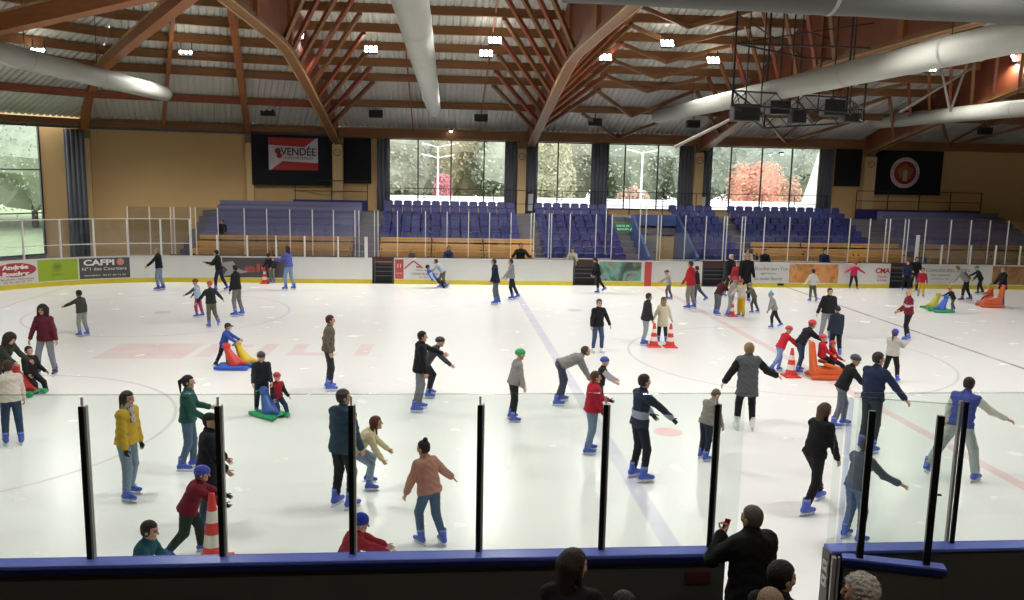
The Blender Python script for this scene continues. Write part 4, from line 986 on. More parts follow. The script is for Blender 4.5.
for i, (px, py, lb, n, m) in enumerate([(38, 51, 'floodlight cluster at the upper left above the left duct', 3, 1), (186, 53, 'floodlight cluster between the left hip beam and the tall rafter', 3, 1), (297, 36, 'floodlight cluster beside the left deep girder', 3, 2), (371, 50, 'bright floodlight cluster left of the middle duct', 3, 2), (495, 41, 'upper floodlight cluster right of the middle duct', 3, 2), (486, 54, 'lower floodlight cluster right of the middle duct', 3, 2), (605, 58, 'bright floodlight cluster right of the middle girder', 3, 2), (667, 44, 'floodlight cluster above the tip of the long right duct', 3, 2), (713, 61, 'bright floodlight cluster above the long right duct', 3, 2), (825, 51, 'floodlight cluster just above the long right duct', 3, 1), (929, 69, 'floodlight cluster below the long right duct', 3, 2), (1017, 59, 'floodlight cluster at the right edge', 3, 2)]):
    FP.append(flood(px, py, lb, n, m))
for x in (-15, -7, 1, 9, 17, 25, 33):
    for y in (13.5, 21): FP.append(flood(0, 0, 'floodlight cluster above the near half of the rink, out of the picture', P=np.array([x+.9, y, 9.8])))
for px, py, lb in ((451, 131, 'small spotlight under the beam above the first window'), (782, 154, 'small spotlight under the beam above the right window')):
    p = on_y(px, py, 49.2); g = empty('spotlight', tuple(p), 0, lb, 'spotlight'); MB().lathe([(.001, -.08), (.07, -.06), (.09, 0)], n=10).build('lamp', Ml, g); MB().box((-.1, -.05, 0), (.1, .3, .12)).build('housing', Mloff, g)
for i, p in enumerate(FP):
    l = bpy.data.lights.new('floodlight_beam', 'SPOT'); l.energy = LAMP_E; l.spot_size = R(156); l.spot_blend = .4; l.shadow_soft_size = .35; l.color = (1, .975, .935)
    o = bpy.data.objects.new('floodlight_beam', l); C.objects.link(o); o.location = (p[0], p[1]+.05, p[2]-.25)
    o.rotation_euler = (R(12 if p[1] < 20 else -4), 0, 0)
# ---- speakers and boxes under the roof
Mg = mat('speaker_grey', '#3f4044', .6)
def box_thing(px, py, y, w_, h_, d_, name, label, cat, m=Mg):
    p = on_y(px, py, y); g = empty(name, tuple(p), 0, label, cat); MB().box((-w_/2, -d_/2, -h_/2), (w_/2, d_/2, h_/2)).build('cabinet', m, g, bevel=.03)
    MB().box((-w_/2+.04, -d_/2-.01, -h_/2+.04), (w_/2-.04, -d_/2, h_/2-.04)).build('grille', M_black, g); MB().bar((0, 0, h_/2), (0, 0, h_/2+max(.3, roofz(y)-p[2]-h_/2-.3)), .04, .04).build('hanger', M_black, g)
for px, py, lb in ((268, 112, 'grey wall heater box above the VENDÉE banner'), (376, 114, 'grey box hanging under the roof left of the middle duct'), (481, 118, 'grey box hanging under the roof right of the middle duct'), (595, 122, 'grey box hanging above the narrow middle window'), (693, 124, 'grey box hanging above the second clock pillar'), (985, 131, 'grey box hanging above the right tan wall')):
    box_thing(px, py, 47.2, .75, .42, .35, 'hanging_heater', lb, 'heater')
for px, py, w_, h_, lb in ((745, 113, 1.0, .62, 'large dark loudspeaker at the left corner of the hanging truss'), (778, 108, .8, .5, 'dark loudspeaker in the middle of the hanging truss'), (797, 117, .55, .5, 'smaller dark loudspeaker right of the truss middle'), (832, 108, .8, .6, 'dark loudspeaker at the right part of the truss'), (849, 118, .6, .35, 'low grey loudspeaker at the right corner of the truss')):
    box_thing(px, py, 31, w_, h_, .5, 'loudspeaker', lb, 'loudspeaker')
g = empty('hanging_truss', (0, 0, 0), 0, 'black square lighting truss hanging at the upper right with loudspeakers', 'truss')
def tz(px, py, y): return Vector(on_y(px, py, y))
c4 = [tz(732, 105, 30), tz(764, 128, 33.), tz(863, 122, 33), tz(846, 112, 30)]
for i in range(4):
    p, q = c4[i], c4[(i+1) % 4]
    for dz in (0, .5): MB().tube(p+Vector((0, 0, dz)), q+Vector((0, 0, dz)), .035, n=6).build('chord', M_black, g)
    n = 8; mb = MB()
    for k in range(n): mb.tube(p+(q-p)*(k/n)+Vector((0, 0, .5*(k % 2))), p+(q-p)*((k+1)/n)+Vector((0, 0, .5*((k+1) % 2))), .018, n=5)
    mb.build('lattice', M_black, g)
    MB().tube(p, Vector((p.x, p.y, roofz(p.y)-.4)), .04, n=6).build('leg', M_black, g)
up = [Vector((p.x+(1.5 if i else 0), p.y, 9.9)) for i, p in enumerate(c4)]
for i in range(4):
    MB().tube(up[i], up[(i+1) % 4], .035, n=6).build('chord', M_black, g); MB().tube(up[i]+Vector((0, 0, 1.0)), up[(i+1) % 4], .025, n=6).build('diagonal', M_black, g)
for k in range(5): p = c4[0]+(c4[3]-c4[0])*(k/4); MB().tube(p, Vector((p.x, p.y, roofz(p.y)-.5)), .025, n=6).build('cable', M_black, g)

# ---- near boards with glass
g = empty('rink_board', (0, 0, 0), 0, 'near rink board with blue ledge, black posts and tall glass, left of the open gate', 'rink board')
M_bback = mat('board_back', '#4a4843', .7, noise_amt=.12, scale=1.2); M_ledge = mat('ledge_blue', '#6272c8', .22, noise_amt=.06, scale=2); M_post = mat('post_black', '#1c1d1f', .35, .4)
XE = 3.16
MB().box((-9, 8.47, 0), (XE, 8.60, 1.16)).build('board_panel', M_bback, g); MB().box((-9, 8.60, .2), (XE, 8.62, 1.16)).build('board_face', M_white, g)
MB().box((-9, 8.42, 1.16), (XE, 8.63, 1.2)).build('ledge', M_ledge, g, bevel=.01); MB().box((-9, 8.40, 1.11), (XE, 8.43, 1.17)).build('ledge_lip', mat('ledge_dark', '#141a50', .4), g)
GY = 8.6
pp = [on_y(px, 553, GY)[0] for px in (91, 223, 352.5, 478, 600, 708)]
pp = [pp[0]-2.8, pp[0]-1.4]+pp
for x in pp:
    MB().box((x-.03, GY-.04, 1.19), (x+.022, GY-.012, 2.84)).build('post', M_post, g, bevel=.004); MB().box((x+.024, GY-.036, 1.19), (x+.046, GY+.03, 2.84)).build('post_trim', mat('post_grey', '#9a9a95', .5, .1), g); MB().box((x-.012, GY-.01, 2.84), (x+.012, GY+.01, 2.93)).build('post_tip', M_alu, g)
for a, b_ in zip(pp, pp[1:]+[XE+.18]):
    MB().box((a+.02, GY-.006, 1.2), (b_-.02, GY+.006, 2.95)).build('glass_pane', M_glass, g); MB().box((a+.0, GY-.008, 2.95), (b_-.0, GY+.008, 2.962)).build('glass_edge', glassmat('glass_edge', (.80, .83, .81), .2, 1.6), g)
o = MB().box((2.72, 8.44, .84), (3.0, 8.468, .98)).build('small_plate', mat('plate_red', '#4a2224', .6), None, bevel=.004); tag(o, 'small dark red plate on the back of the near board beside the gate', 'plate')
g = empty('rink_board', (0, 0, 0), 0, 'near rink board with blue ledge at the right of the open gate', 'rink board'); X2 = 4.37
MB().box((X2, 8.45, 0), (9.5, 8.60, 1.16)).build('board_panel', M_bback, g); MB().box((X2, 8.60, .2), (9.5, 8.62, 1.16)).build('board_face', M_white, g); MB().box((X2-.02, 8.42, 1.16), (9.5, 8.63, 1.2)).build('ledge', M_ledge, g, bevel=.01)
MB().box((X2-.03, 8.45, .0), (X2, 8.62, 1.16)).build('end_plate', mat('end_grey', '#54544f', .6), g)
for px in (950,):
    x = on_y(px, 547, GY)[0]; MB().box((x-.028, GY-.045, 1.19), (x+.02, GY-.012, 2.86)).build('post', M_post, g, bevel=.004); MB().box((x-.06, GY-.01, 1.19), (x-.03, GY+.03, 2.86)).build('post_trim', mat('post_grey', '#8c8c88', .4, .6), g)
x4 = on_y(836, 550, GY)[0]; MB().box((x4, GY-.03, 1.19), (x4+.045, GY+.01, 2.9)).build('clear_post', glassmat('acrylic', (.76, .80, .88), .1, 1.45), g)
for a, b_ in ((X2, x4-.03), (x4+.06, x-.03), (x+.03, 7.4), (7.4, 9.4)): MB().box((a, GY-.006, 1.2), (b_, GY+.006, 2.95)).build('glass_pane', M_glass, g); MB().box((a, GY-.008, 2.95), (b_, GY+.008, 2.962)).build('glass_edge', glassmat('glass_edge', (.80, .83, .81), .2, 1.6), g)
# gate leaf folded back
a = Vector((4.46, 8.36)); b_ = Vector((5.42, 8.06)); dd = b_-a; L = dd.length
g = empty('rink_gate', (*a, 0), math.atan2(dd.y, dd.x), 'open gate leaf with blue ledge and two black glass posts folded back at the right', 'gate')
MB().box((0, -.05, .05), (L, .05, 1.14)).build('gate_panel', M_bback, g); MB().box((-.02, -.07, 1.14), (L+.02, .07, 1.18)).build('ledge', M_ledge, g); MB().box((-.02, -.085, 1.1), (L+.02, -.06, 1.16)).build('ledge_lip', mat('ledge_dark', '#141a50', .4), g)
MB().box((-.12, -.045, .05), (-.08, .08, 1.15)).build('hinge_plate', mat('post_grey', '#8c8c88', .4, .6), g); MB().box((-.06, -.02, .05), (-.035, .04, 1.15)).build('hinge_rod', mat('post_grey', '#8c8c88', .4, .6), g)
for x in (.16, L-.17): MB().box((x-.035, -.03, 1.17), (x+.035, .03, 2.84)).build('post', M_post, g, bevel=.004)
MB().box((.02, -.006, 1.18), (L, .006, 2.97)).build('glass_pane', M_glass, g); MB().box((.02, -.008, 2.97), (L, .008, 2.982)).build('glass_edge', glassmat('glass_edge', (.80, .83, .81), .2, 1.6), g)
MB().box((L-.14, -.05, 1.98), (L-.1, -.03, 2.0)).build('latch', M_black, g)
for z in (.98, .80):
    o = MB().box((X2-.04, 8.47, z-.06), (X2-.03, 8.58, z+.06)).build('sticker', mat('sticker_white', '#b8b8b2', .6)); tag(o, '%s white printed sticker on the end of the right board' % ('upper' if z > .9 else 'lower'), 'sticker')
    text('SP', 'lettering', Matrix.Translation((X2-.042, 8.525, z)) @ Matrix(((0, 0, -1, 0), (-1, 0, 0, 0), (0, 1, 0, 0), (0, 0, 0, 1))), .06, Mk, o, depth=.001)
TERR = .92
for i, x in enumerate((-3., 3.5, 9.)):  # unseen lamps added to brighten the near board backs and spectators
    gl = empty('fill_lamp', (x, 2.6, 9.2), 0, ('added fill lamp above the near stand, out of the picture'), 'lamp', 'added fill lamps above the near stand'); MB().box((-.7, -.08, 0), (.7, .08, .07)).build('housing', Mloff, gl); MB().box((-.66, -.06, -.02), (.66, .06, 0)).build('diffuser', mat('fill_glow', '#fff2dc', .4, emit='#fff2dc', strength=4.), gl); MB().box((-.02, -.02, .07), (.02, .02, 2.)).build('hanger', M_black, gl)
    l = bpy.data.lights.new('fill_lamp_light', 'AREA'); l.shape = 'RECTANGLE'; l.size = 1.3; l.size_y = .12; l.energy = NEAR_E; l.color = (1, .93, .84); o = bpy.data.objects.new('fill_lamp_light', l); C.objects.link(o); o.location = (x, 2.6, 9.15); o.rotation_euler = (0, 0, 0)
# terraces where the spectators stand
mb = MB(); mb.box((-10, -2, -.02), (14, 8.2, .2)).box((-10, -2, .2), (14, 6.4, .55)).box((-10, -2, .55), (14, 5.8, TERR)); mb.build('floor_terrace', M_dark)['kind'] = 'structure'

# ---- outside: ground, trees, lamp posts
MB().box((-120, 50.8, -.6), (140, 140, -.35)).build('ground', mat('grass_ground', '#8a9770', .9, noise_amt=.25, scale=.5))['kind'] = 'structure'
MB().prism([(-120, 20, -.35), (-34, 20, -.35), (-21.5, 46.5, -.35), (-6, 50.7, -.35), (-120, 50.7, -.35)], (0, 0, -.25), (0, 0, -.5)).build('ground_lawn', mat('lawn', '#93a574', .9, noise_amt=.2, scale=.6))['kind'] = 'structure'
MB().box((-12, 52, -.3), (60, 76, 2.9)).build('terrace_roof', mat('white_roof', '#d6d8da', .6)); tag(bpy.data.objects['terrace_roof'], 'low flat white roof outside below the large windows', 'roof')
mb = MB(); p0, p1, p2 = on_y(797, 206, 56), on_y(822, 206, 56), on_y(822, 148, 56)
mb.prism([(p0[0]-.3, 56, 1.5), (p1[0]+8, 56, 1.5), (p1[0]+8, 56, 8.5), (p2[0]+.1, 56, 8.0)], (0, 0, 0), (2.75, 6, 0)); o = mb.build('sloping_building', mat('white_wall_out', '#e8eaec', .6)); tag(o, 'white building with a sloping edge seen through the right end of the last window', 'building')
def crown_mat(c): return mat('leaf_'+c, c, .8, noise_amt=.35, scale=.8)  # leaf colours are paled, so the outdoor haze sits in the colour
rt = random.Random(11)
def tree(x, y, h, rx, c, label, group=None):
    g = empty('tree', (x, y, -.3), 0, label, 'tree', group); MB().tube((0, 0, 0), (0, 0, h*.55), .28, .14, n=8).build('trunk', mat('bark', '#4a4038', .9), g)
    V = []; F = []
    for k in range(3400):
        a = rt.uniform(0, 2*PI); b = math.acos(rt.uniform(-1, 1)); r = rt.uniform(.55, 1)**.5*(1+.18*math.sin(3*a+x)+.12*math.sin(5*b+y))
        c0 = Vector((rx*r*math.sin(b)*math.cos(a), rx*r*math.sin(b)*math.sin(a), h*.55+h*.46*r*math.cos(b)))
        s_ = (.6 if x < -20 else 1.)*rt.uniform(.08, .2)*(1 if h < 8 else 1.2); n1 = Vector((rt.uniform(-1, 1), rt.uniform(-1, 1), rt.uniform(-1, 1))).normalized(); n2 = n1.orthogonal().normalized(); i = len(V)
        V += [tuple(c0+n1*s_), tuple(c0+n2*s_*.7), tuple(c0-n1*s_), tuple(c0-n2*s_*.7)]; F.append((i, i+1, i+2, i+3))
    cm = MB(); nn_ = 9
    for j in range(nn_):
        for k in range(14):
            q = []
            for (jj, kk) in ((j, k), (j, k+1), (j+1, k+1), (j+1, k)):
                b = PI*jj/nn_; a = 2*PI*(kk % 14)/14; rr = .77*(1+.18*math.sin(3*a+x)+.12*math.sin(5*b+y)+.07*math.sin(11*a+7*b)); q.append((rx*rr*math.sin(b)*math.cos(a), rx*rr*math.sin(b)*math.sin(a), h*.55+h*.46*rr*math.cos(b)))
            i = len(V); V += q; F.append((i, i+1, i+2, i+3))
    me = bpy.data.meshes.new('crown'); me.from_pydata(V, [], F); me.polygons.foreach_set('use_smooth', [True]*len(F)); link('crown', me, crown_mat(c), g)
trees = [(-4.5, 84, 13, 5.0, '#a6a796', 'pale grey-green tree behind the left part of the first window'), (1.0, 88, 15, 5.5, '#b9af94', 'yellowish autumn tree left of the double lamp post'), (7.0, 86, 14, 5.5, '#a9ae9b', 'grey-green tree behind the middle of the first window'), (.2, 80, 4.9, .95, '#cf8a92', 'small red tree below the left lamp post'), (13, 88, 15, 5.6, '#a9a996', 'pale tree behind the first clock pillar'), (10.6, 80, 10, 2.2, '#b3b194', 'yellow-green tree in the narrow middle window'), (20, 88, 15, 5.8, '#a3aa9a', 'grey-green tree behind the second narrow window'), (27, 90, 16, 6.0, '#9ba396', 'tall grey-green tree behind the second clock pillar'), (18.2, 78, 4.2, 1.5, '#c4a696', 'small pinkish shrub below the right lamp post'), (30.2, 79, 6.9, 2.7, '#cf9a82', 'big orange autumn tree in the right-hand window'), (34.0, 81, 5.2, 1.7, '#c9a68e', 'paler orange autumn tree right of the big orange one'), (34.5, 92, 16, 6.2, '#9ea598', 'grey-green tree above the orange autumn trees'), (42, 92, 16, 6.2, '#a2a697', 'grey-green tree behind the sloping white building'), (-34, 74, 12, 6.5, '#98a18f', 'grey-green tree seen in the left corner window'), (-43, 72, 12, 6.5, '#a0a898', 'paler grey-green tree at the far left edge'), (-26, 76, 12, 5, '#8f9a88', 'darker tree at the right edge of the left corner window'), (-11, 88, 14, 5.2, '#a6aa98', 'grey-green tree hidden beside the left curtain'), (-38, 62, 2.0, 1.5, '#8f9f8a', 'low pale shrub on the lawn outside the left window')]
for t in trees: tree(*t)
for k in range(13): tree(-22+7*k+rt.uniform(-1, 1), 99+rt.uniform(-2, 2), rt.uniform(17, 20), 6.4, rt.choice(['#9ba394', '#a8a897', '#aca694']), 'tall hazy tree of the wood far behind the windows', 'far wood behind the hall')
for k in range(6): tree(-62+8.5*k, 84, rt.uniform(13, 17), 6.6, rt.choice(['#959e8e', '#9fa696']), 'tall hazy tree of the wood beyond the lawn', 'far wood beyond the lawn')
Mlp = mat('lamp_post', '#e4e6e6', .5)
for px, y, z, lb in ((438, 60, 6.8, 'white street lamp post with four arms outside the first window'), (642, 60, 6.7, 'white two-armed street lamp post outside the second narrow window')):
    x = on_y(px, 170, y)[0]; g = empty('street_lamp', (x, y, 0), 0, lb, 'street lamp'); MB().tube((0, 0, 1.5), (0, 0, z), .09, .06, n=8).build('pole', Mlp, g)
    for s_ in (-1, 1):
        for zz in ((z, z-.75) if px == 438 else (z,)):
            MB().bar((0, 0, zz), (s_*.5, 0, zz+.12), .06, .06).build('arm', Mlp, g); MB().bar((s_*.45, 0, zz+.1), (s_*1.15, 0, zz+.24), .22, .1).build('lamp_head', Mlp, g, bevel=.03)

# ---- world and exposure
w = bpy.data.worlds.new('sky'); SC.world = w; w.use_nodes = True; nt = w.node_tree; bg = nt.nodes['Background']
tc = nt.nodes.new('ShaderNodeTexCoord'); nzz = nt.nodes.new('ShaderNodeTexNoise'); nzz.inputs['Scale'].default_value = 3; nt.links.new(tc.outputs['Generated'], nzz.inputs[0])
rp = nt.nodes.new('ShaderNodeValToRGB'); rp.color_ramp.elements[0].color = (.90, .92, .93, 1); rp.color_ramp.elements[1].color = (1, 1, 1, 1); nt.links.new(nzz.outputs['Fac'], rp.inputs[0]); nt.links.new(rp.outputs[0], bg.inputs[0]); bg.inputs[1].default_value = SKY
vs = SC.view_settings; vs.view_transform = 'Standard'; vs.look = 'None'; vs.gamma = 1; vs.use_curve_mapping = False; vs.exposure = EXPO
SC.cycles.max_bounces = 8; SC.cycles.transparent_max_bounces = 16; SC.cycles.diffuse_bounces = 4; SC.cycles.glossy_bounces = 3
SC.cycles.use_denoising = True
try: SC.cycles.denoiser = 'OPENIMAGEDENOISE'
except Exception: pass
SC.cycles.sample_clamp_indirect = 6

# ================================================================== PEOPLE
S1, S2, S3 = '#c89c80', '#b98a6c', '#7a5240'
BLK, NAV, JEAN, JEAN2, DGR, GRY, OLV = '#1d1d20', '#1f2536', '#4f6f8f', '#2f3f5a', '#35383d', '#7f8184', '#4a4a3e'
P = person
# -- far strip of ice by the boards
P(161, 290, 248, 270, 'person in a black jacket and pale jeans before the white board, one arm out', BLK, '#7e93a8', hair=('short', '#8c8478'), L=(40, 8, 8), R=(8, 14, 10), l=(4, 3, 6), r=(-4, 3, 6))
P(200, 317, 279, 275, 'small child in a pale blue vest, pink trousers and brown-red helmet', ('#9fb4c8', '#4a4a50'), '#a8365f', hair=('helmet', '#7a2c26'), L=(48, 8, 10), R=(30, 10, 10), lean=8, l=(12, 4, 20), r=(-6, 3, 8))
P(214, 328, 281, 320, 'child in a dark jacket and olive trousers with a red helmet and both arms spread', '#26262a', '#5a5a4c', hair=('helmet', '#a33c3a'), L=(10, 38, 6, 1), R=(10, 42, 6, 1), l=(4, 1, 6), r=(-14, 1, 30))
P(221.5, 291, 250, 275, 'woman in a black jacket over a white hem and navy leggings passing the left advert', (BLK,), '#25283c', hair=('short', '#1e1a1a'), f=1, L=(40, 8, 60), R=(24, 12, 50), lean=8, l=(16, 3, 14), r=(-12, 3, 16), band=(-.1, .06), jname='jacket')
P(239, 316, 265, 285, 'black-haired person in a black jacket and grey trousers beside the arm-spreading child', (BLK,), '#6e7069', hair=('short', '#17151a'), L=(6, 10, 6), R=(4, 10, 8))
P(272.5, 283.5, 254, 200, 'person in a black jacket bending beside the red cone at the boards', '#1f2322', '#70716a', hair=('beanie', '#262826'), lean=22, hp=20, L=(24, 12, 30), R=(24, 12, 30))
P(290, 290, 246, 300, 'woman with long dark hair in a purple-blue jacket and light jeans', '#5459a8', '#7a92ac', hair=('long', '#2a1e1c'), f=1, L=(40, 20, 50), R=(8, 8, 12), l=(6, 4, 8), r=(-6, 4, 6))
P(84, 336, 290, 290, 'boy in a dark olive hooded jacket and grey trousers stretching one arm to the side', '#3d423c', '#8b8e8c', hair=('short', '#28241f'), L=(62, 14, 4), R=(2, 22, 8), hoodback=1, lean=6)
P(47, 375, 305, 185, 'woman with big dark curly hair in a burgundy jacket and grey jeans', '#5f2430', '#838891', hair=('curly', '#211a18'), sk=S2, f=1, L=(4, 20, 6), R=(6, 22, 4), l=(4, 9, 4), r=(2, 11, 4), skates='#2b3157', len=.1)
# -- left edge group
P(2, 402, 334, 110, 'dark-haired person in an olive jacket leaning over the child on the red and green aid', '#34382c', '#3a342e', hair=('curly', '#2a211c'), lean=28, L=(40, 8, 20), R=(46, 8, 20), hp=10)
P(37, 392, 350, 120, 'boy in black sitting on the red and green skating aid', '#1c1d1f', '#22242a', hair=('short', '#2b2320'), sit=.40, lean=-2, L=(20, 12, 40), R=(20, 12, 40), l=(58, 8, 48), r=(56, 6, 46), skates='#20222c', pos=tuple(on_z(32, 391)), S=.78)
P(14, 445, 360, 330, 'person in a cream jacket and red-brown cap at the left end of the glass', '#c9c2b6', '#36475f', hair=[('short', '#3a2620'), ('cap', '#5c2f26')], L=(10, 10, 8), R=(10, 10, 8), lean=8)
# -- left foreground behind the glass
P(129, 498, 391, 105, 'woman in a mustard yellow sweater with a patterned scarf, long dark hair and light jeans', '#c4a238', '#7d8fa2', hair=[('long', '#2a2222')], f=1, L=(4, 8, 6), R=(6, 8, 8), l=(-4, 4, 4), r=(6, 4, 4), scarf=art('scarf_pattern', ['#2a2726', '#4a4542', '#cfc8c0', '#8d8076', '#e0dad2'], 22), glove='#222226', fat=1.05)
P(188, 470, 375, 85, 'woman with a ponytail in a dark teal jacket and jeans, hands on her hips', '#25564f', '#53687e', hair=('pony', '#1d1719'), f=1, L=(20, 20, 50), R=(24, 20, 40), l=(8, 3, 10), r=(2, 3, 20), lean=2)
P(206, 527, 413, 75, 'person in a long black coat and dark cap half hidden by the glass post', '#1b1d24', '#3b4656', hair=('cap', '#26262a'), len=.36, L=(14, 14, 26), R=(14, 12, 26), hyaw=20, fat=1.1)
P(186, 556, 466, 80, 'child in a maroon jacket and blue dotted helmet pushing a cone beside the ledge', '#701c2c', '#2c3a34', hair=[('short', '#51453a'), ('helmet', '#3040b0')], lean=24, L=(52, 6, 12), R=(56, 8, 6), l=(26, 4, 22), r=(-8, 4, 34), glove='#26262c', fat=1.2, hp=-8)
P(0, 0, 0, 95, 'boy in a teal top whose head and shoulders show just above the near ledge', '#1d4c58', '#2b3240', hair=('short', '#2a2320'), base=0., anchor=on_y(151, 521, 9.15), L=(30, 8, 20), R=(30, 8, 20), lean=16)
P(222, 367, 323, 95, 'child in a bright blue jacket and black cap pushing the red and yellow aids', '#31509f', '#1c1d22', hair=[('short', '#2a2320'), ('cap', '#3a3c3c')], lean=16, L=(52, 4, 10), R=(50, 4, 10), l=(14, 3, 14), r=(-16, 3, 10), skates='#22242c')
P(262, 413, 352, 165, 'boy in black and a dark helmet behind the blue and green aid', '#20242c', '#2c3140', hair=('helmet', '#2a2b2c'), lean=18, L=(26, 8, 24), R=(26, 8, 24))
P(0, 0, 0, 140, 'small child in a pink-red helmet sitting on the blue and green aid', ('#93222c', '#1f1d22'), '#2b3c5e', hair=('helmet', '#c03a48'), sit=.36, S=.62, pos=tuple(on_z(277, 413)), l=(52, 8, 34), r=(50, 8, 32), L=(20, 14, 30), R=(20, 14, 30), child=1)
P(329, 390, 315, 80, 'person in an olive bomber jacket with auburn hair standing still, hands in pockets', '#5c5849', '#2b2d32', hair=[('short', '#4a2320'), ('long', '#4a2320')][:1], f=1, L=(-22, 16, 44, .4), R=(-22, 16, 44, .4), l=(0, 3, 2), r=(4, 3, 6))
P(343, 508, 389, 40, 'tall man in a slate blue hooded jacket and black trousers partly behind a glass post', '#2f4557', '#202227', hair=('short', '#34312e'), hoodback=1, L=(6, 10, 8), R=(8, 10, 10), len=.12, l=(2, 3, 4), r=(8, 3, 12), hyaw=30)
P(369, 488, 416, 85, 'girl with long brown hair in a cream sweater crouching forward', '#cfc29c', '#8399ad', hair=('long', '#5c3424'), f=1, lean=42, hp=-26, L=(36, 8, 10), R=(20, 8, 14), l=(62, 6, 74), r=(54, 5, 60))
P(417, 411, 331, 85, 'man in a black hooded jacket and grey trousers with one arm toward the bending child', '#18181b', '#707377', hair=[('short', '#151416')], L=(66, 10, 0), R=(4, 8, 8), len=.1, hoodback=1)
P(429, 397, 337, 88, 'child in a dark grey jacket and black helmet bending and reaching down', '#3f4145', '#1f2024', hair=('helmet', '#1f2023'), lean=38, hp=-16, L=(34, 10, 8), R=(46, 8, 4), l=(36, 4, 50), r=(24, 4, 34))
P(432, 545, 440, 325, 'woman with her hair in a bun, pink corduroy jacket and jeans, both arms held out', '#b08070', '#4c627c', hair=('bun', '#1b1715'), f=1, sk=S2, lean=16, L=(14, 16, 4), R=(-4, 44, 10, 1.1), l=(20, 4, 34), r=(-2, 4, 26), hands=('open', 'open'), hyaw=-20, loose=.02)
P(0, 0, 0, 85, 'child in a blue knitted cap and red jacket reaching over beside the near ledge', '#8e1f2b', '#2a2c36', hair=('beanie', '#2b3aa6'), base=0., anchor=on_y(363, 514, 9.35), L=(58, 8, 6), R=(72, 6, -4), lean=22, fat=1.15)
# -- behind the centre
P(432, 288, 258.5, 75, 'person in a blue vest falling backwards before the white board', ('#2f57b5', '#a8b4c4'), '#24262c', hair=('short', '#2c2420'), lean=-34, hp=30, lift=0, sit=.42, S=.86, l=(70, 6, 10), r=(58, 6, 26), L=(30, 14, 20), R=(20, 14, 20), pos=tuple(on_z(434, 288)))
P(443, 288, 259, 285, 'person in a pale grey jacket bending to hold the falling skater', '#a3adb6', '#62635c', hair=('short', '#3a332c'), lean=42, hp=-20, L=(40, 6, 10), R=(44, 6, 10), l=(26, 4, 30), r=(4, 4, 26))
P(497, 304, 259, 275, 'person in a navy hooded coat and grey trousers skating left of the pair mark', '#23263a', '#5b6166', hair=('short', '#2d2723'), hoodback=1, len=.14, L=(10, 8, 6), R=(6, 8, 8), lean=8)
P(515, 299, 259, 270, 'person in a grey hoodie and dark trousers leaning back slightly on the blue line', '#8d9092', '#23283a', hair=('short', '#3a2a20'), L=(34, 8, 10), R=(12, 8, 14), l=(8, 3, 22), r=(-16, 3, 10), hoodback=1)
P(601, 293, 258, 265, 'person all in black with head bowed by the landscape picture board', '#17181f', '#1a1b22', hair=('short', '#1c191a'), lean=12, hp=30, L=(12, 8, 14), R=(10, 8, 12), l=(4, 4, 6), r=(-20, 4, 18))
P(597, 353, 299, 165, 'person in a black sweater and jeans with white skates facing the near side', '#1a1a1d', '#3b4d6c', hair=('short', '#4a3a2c'), L=(6, 26, 10), R=(10, 16, 10), l=(4, 4, 4), r=(4, 4, 8), skates='#e9e9e6', len=.08)
P(512, 421, 349, 80, 'boy in a grey hoodie with a bright green helmet', '#8c8a88', '#1f2023', hair=('helmet', '#1f9a55'), hoodback=1, lean=12, L=(10, 8, 6), R=(8, 8, 6), l=(8, 5, 18), r=(2, 5, 8))
P(559, 404, 346, 82, 'man in a grey sweater and slate trousers bending far forward toward a child', '#7e7d7a', '#3a414e', hair=('short', '#4a3426'), lean=70, hp=-48, L=(30, 6, 2), R=(24, 8, 2), l=(22, 6, 30), r=(4, 8, 26), toe=14)
P(597, 412, 357, 100, 'small child in a purple-blue helmet and dark vest held in front of the bending man', ('#232227', '#a8a8aa'), '#3a3f52', hair=('helmet', '#3d3fa0'), lean=10, L=(40, 8, 20), R=(40, 8, 20), child=1)
P(588, 453, 371, 85, 'boy in a red jacket and light jeans beside a black glass post', '#a82030', '#7489a0', hair=('short', '#4a3224'), L=(30, 6, 40), R=(14, 8, 10), fat=1.12, hoodback=1, glove='#2c2530')
P(643, 345, 293, 85, 'person in a dark jacket and light grey trousers next to the two cones', '#2b2a30', '#8f959c', hair=('short', '#2b241f'), L=(14, 8, 10), R=(8, 8, 8), lean=6, len=.12)
P(662, 343, 297, 5, 'girl with long blond-brown hair in a cream coat resting both hands on two cones', '#c9bea6', '#23252e', hair=[('long', '#8a7250'), ('helmet', '#33332f')], f=1, len=.3, L=(6, 22, 0, 1.), R=(6, 22, 0, 1.), glove='#8a2f35')
P(638, 480, 374, 75, 'tall man in a navy and pale grey sports top reaching one hand forward', ('#2c3446', '#2b2f38', '#9aa3b2'), '#22262f', hair=('short', '#2a2320'), L=(36, 8, 6), R=(52, 14, -6), band=(.16, .4), glove='#23242a', l=(2, 3, 6), r=(8, 3, 10), fat=.95)
P(703, 460, 391, 60, 'boy in a speckled grey hoodie looking down at his skates behind a glass post', '#8d8a84', '#262c3c', hair=('short', '#6e6048'), lean=18, hp=46, L=(14, 8, 10), R=(12, 8, 10), hoodback=1, loose=.018)
P(744, 430, 343, 8, 'man in a wide grey t-shirt over black sleeves, black trousers and white skates', ('#55585c', '#1c1c1f'), '#1d1e21', hair=('curlyshort', '#8c7452'), L=(-4, 32, 6, 1), R=(6, 46, 20, 1.3), len=.24, loose=.026, skates='#e9e9e6', l=(2, 5, 3), r=(2, 4, 3), band=None)
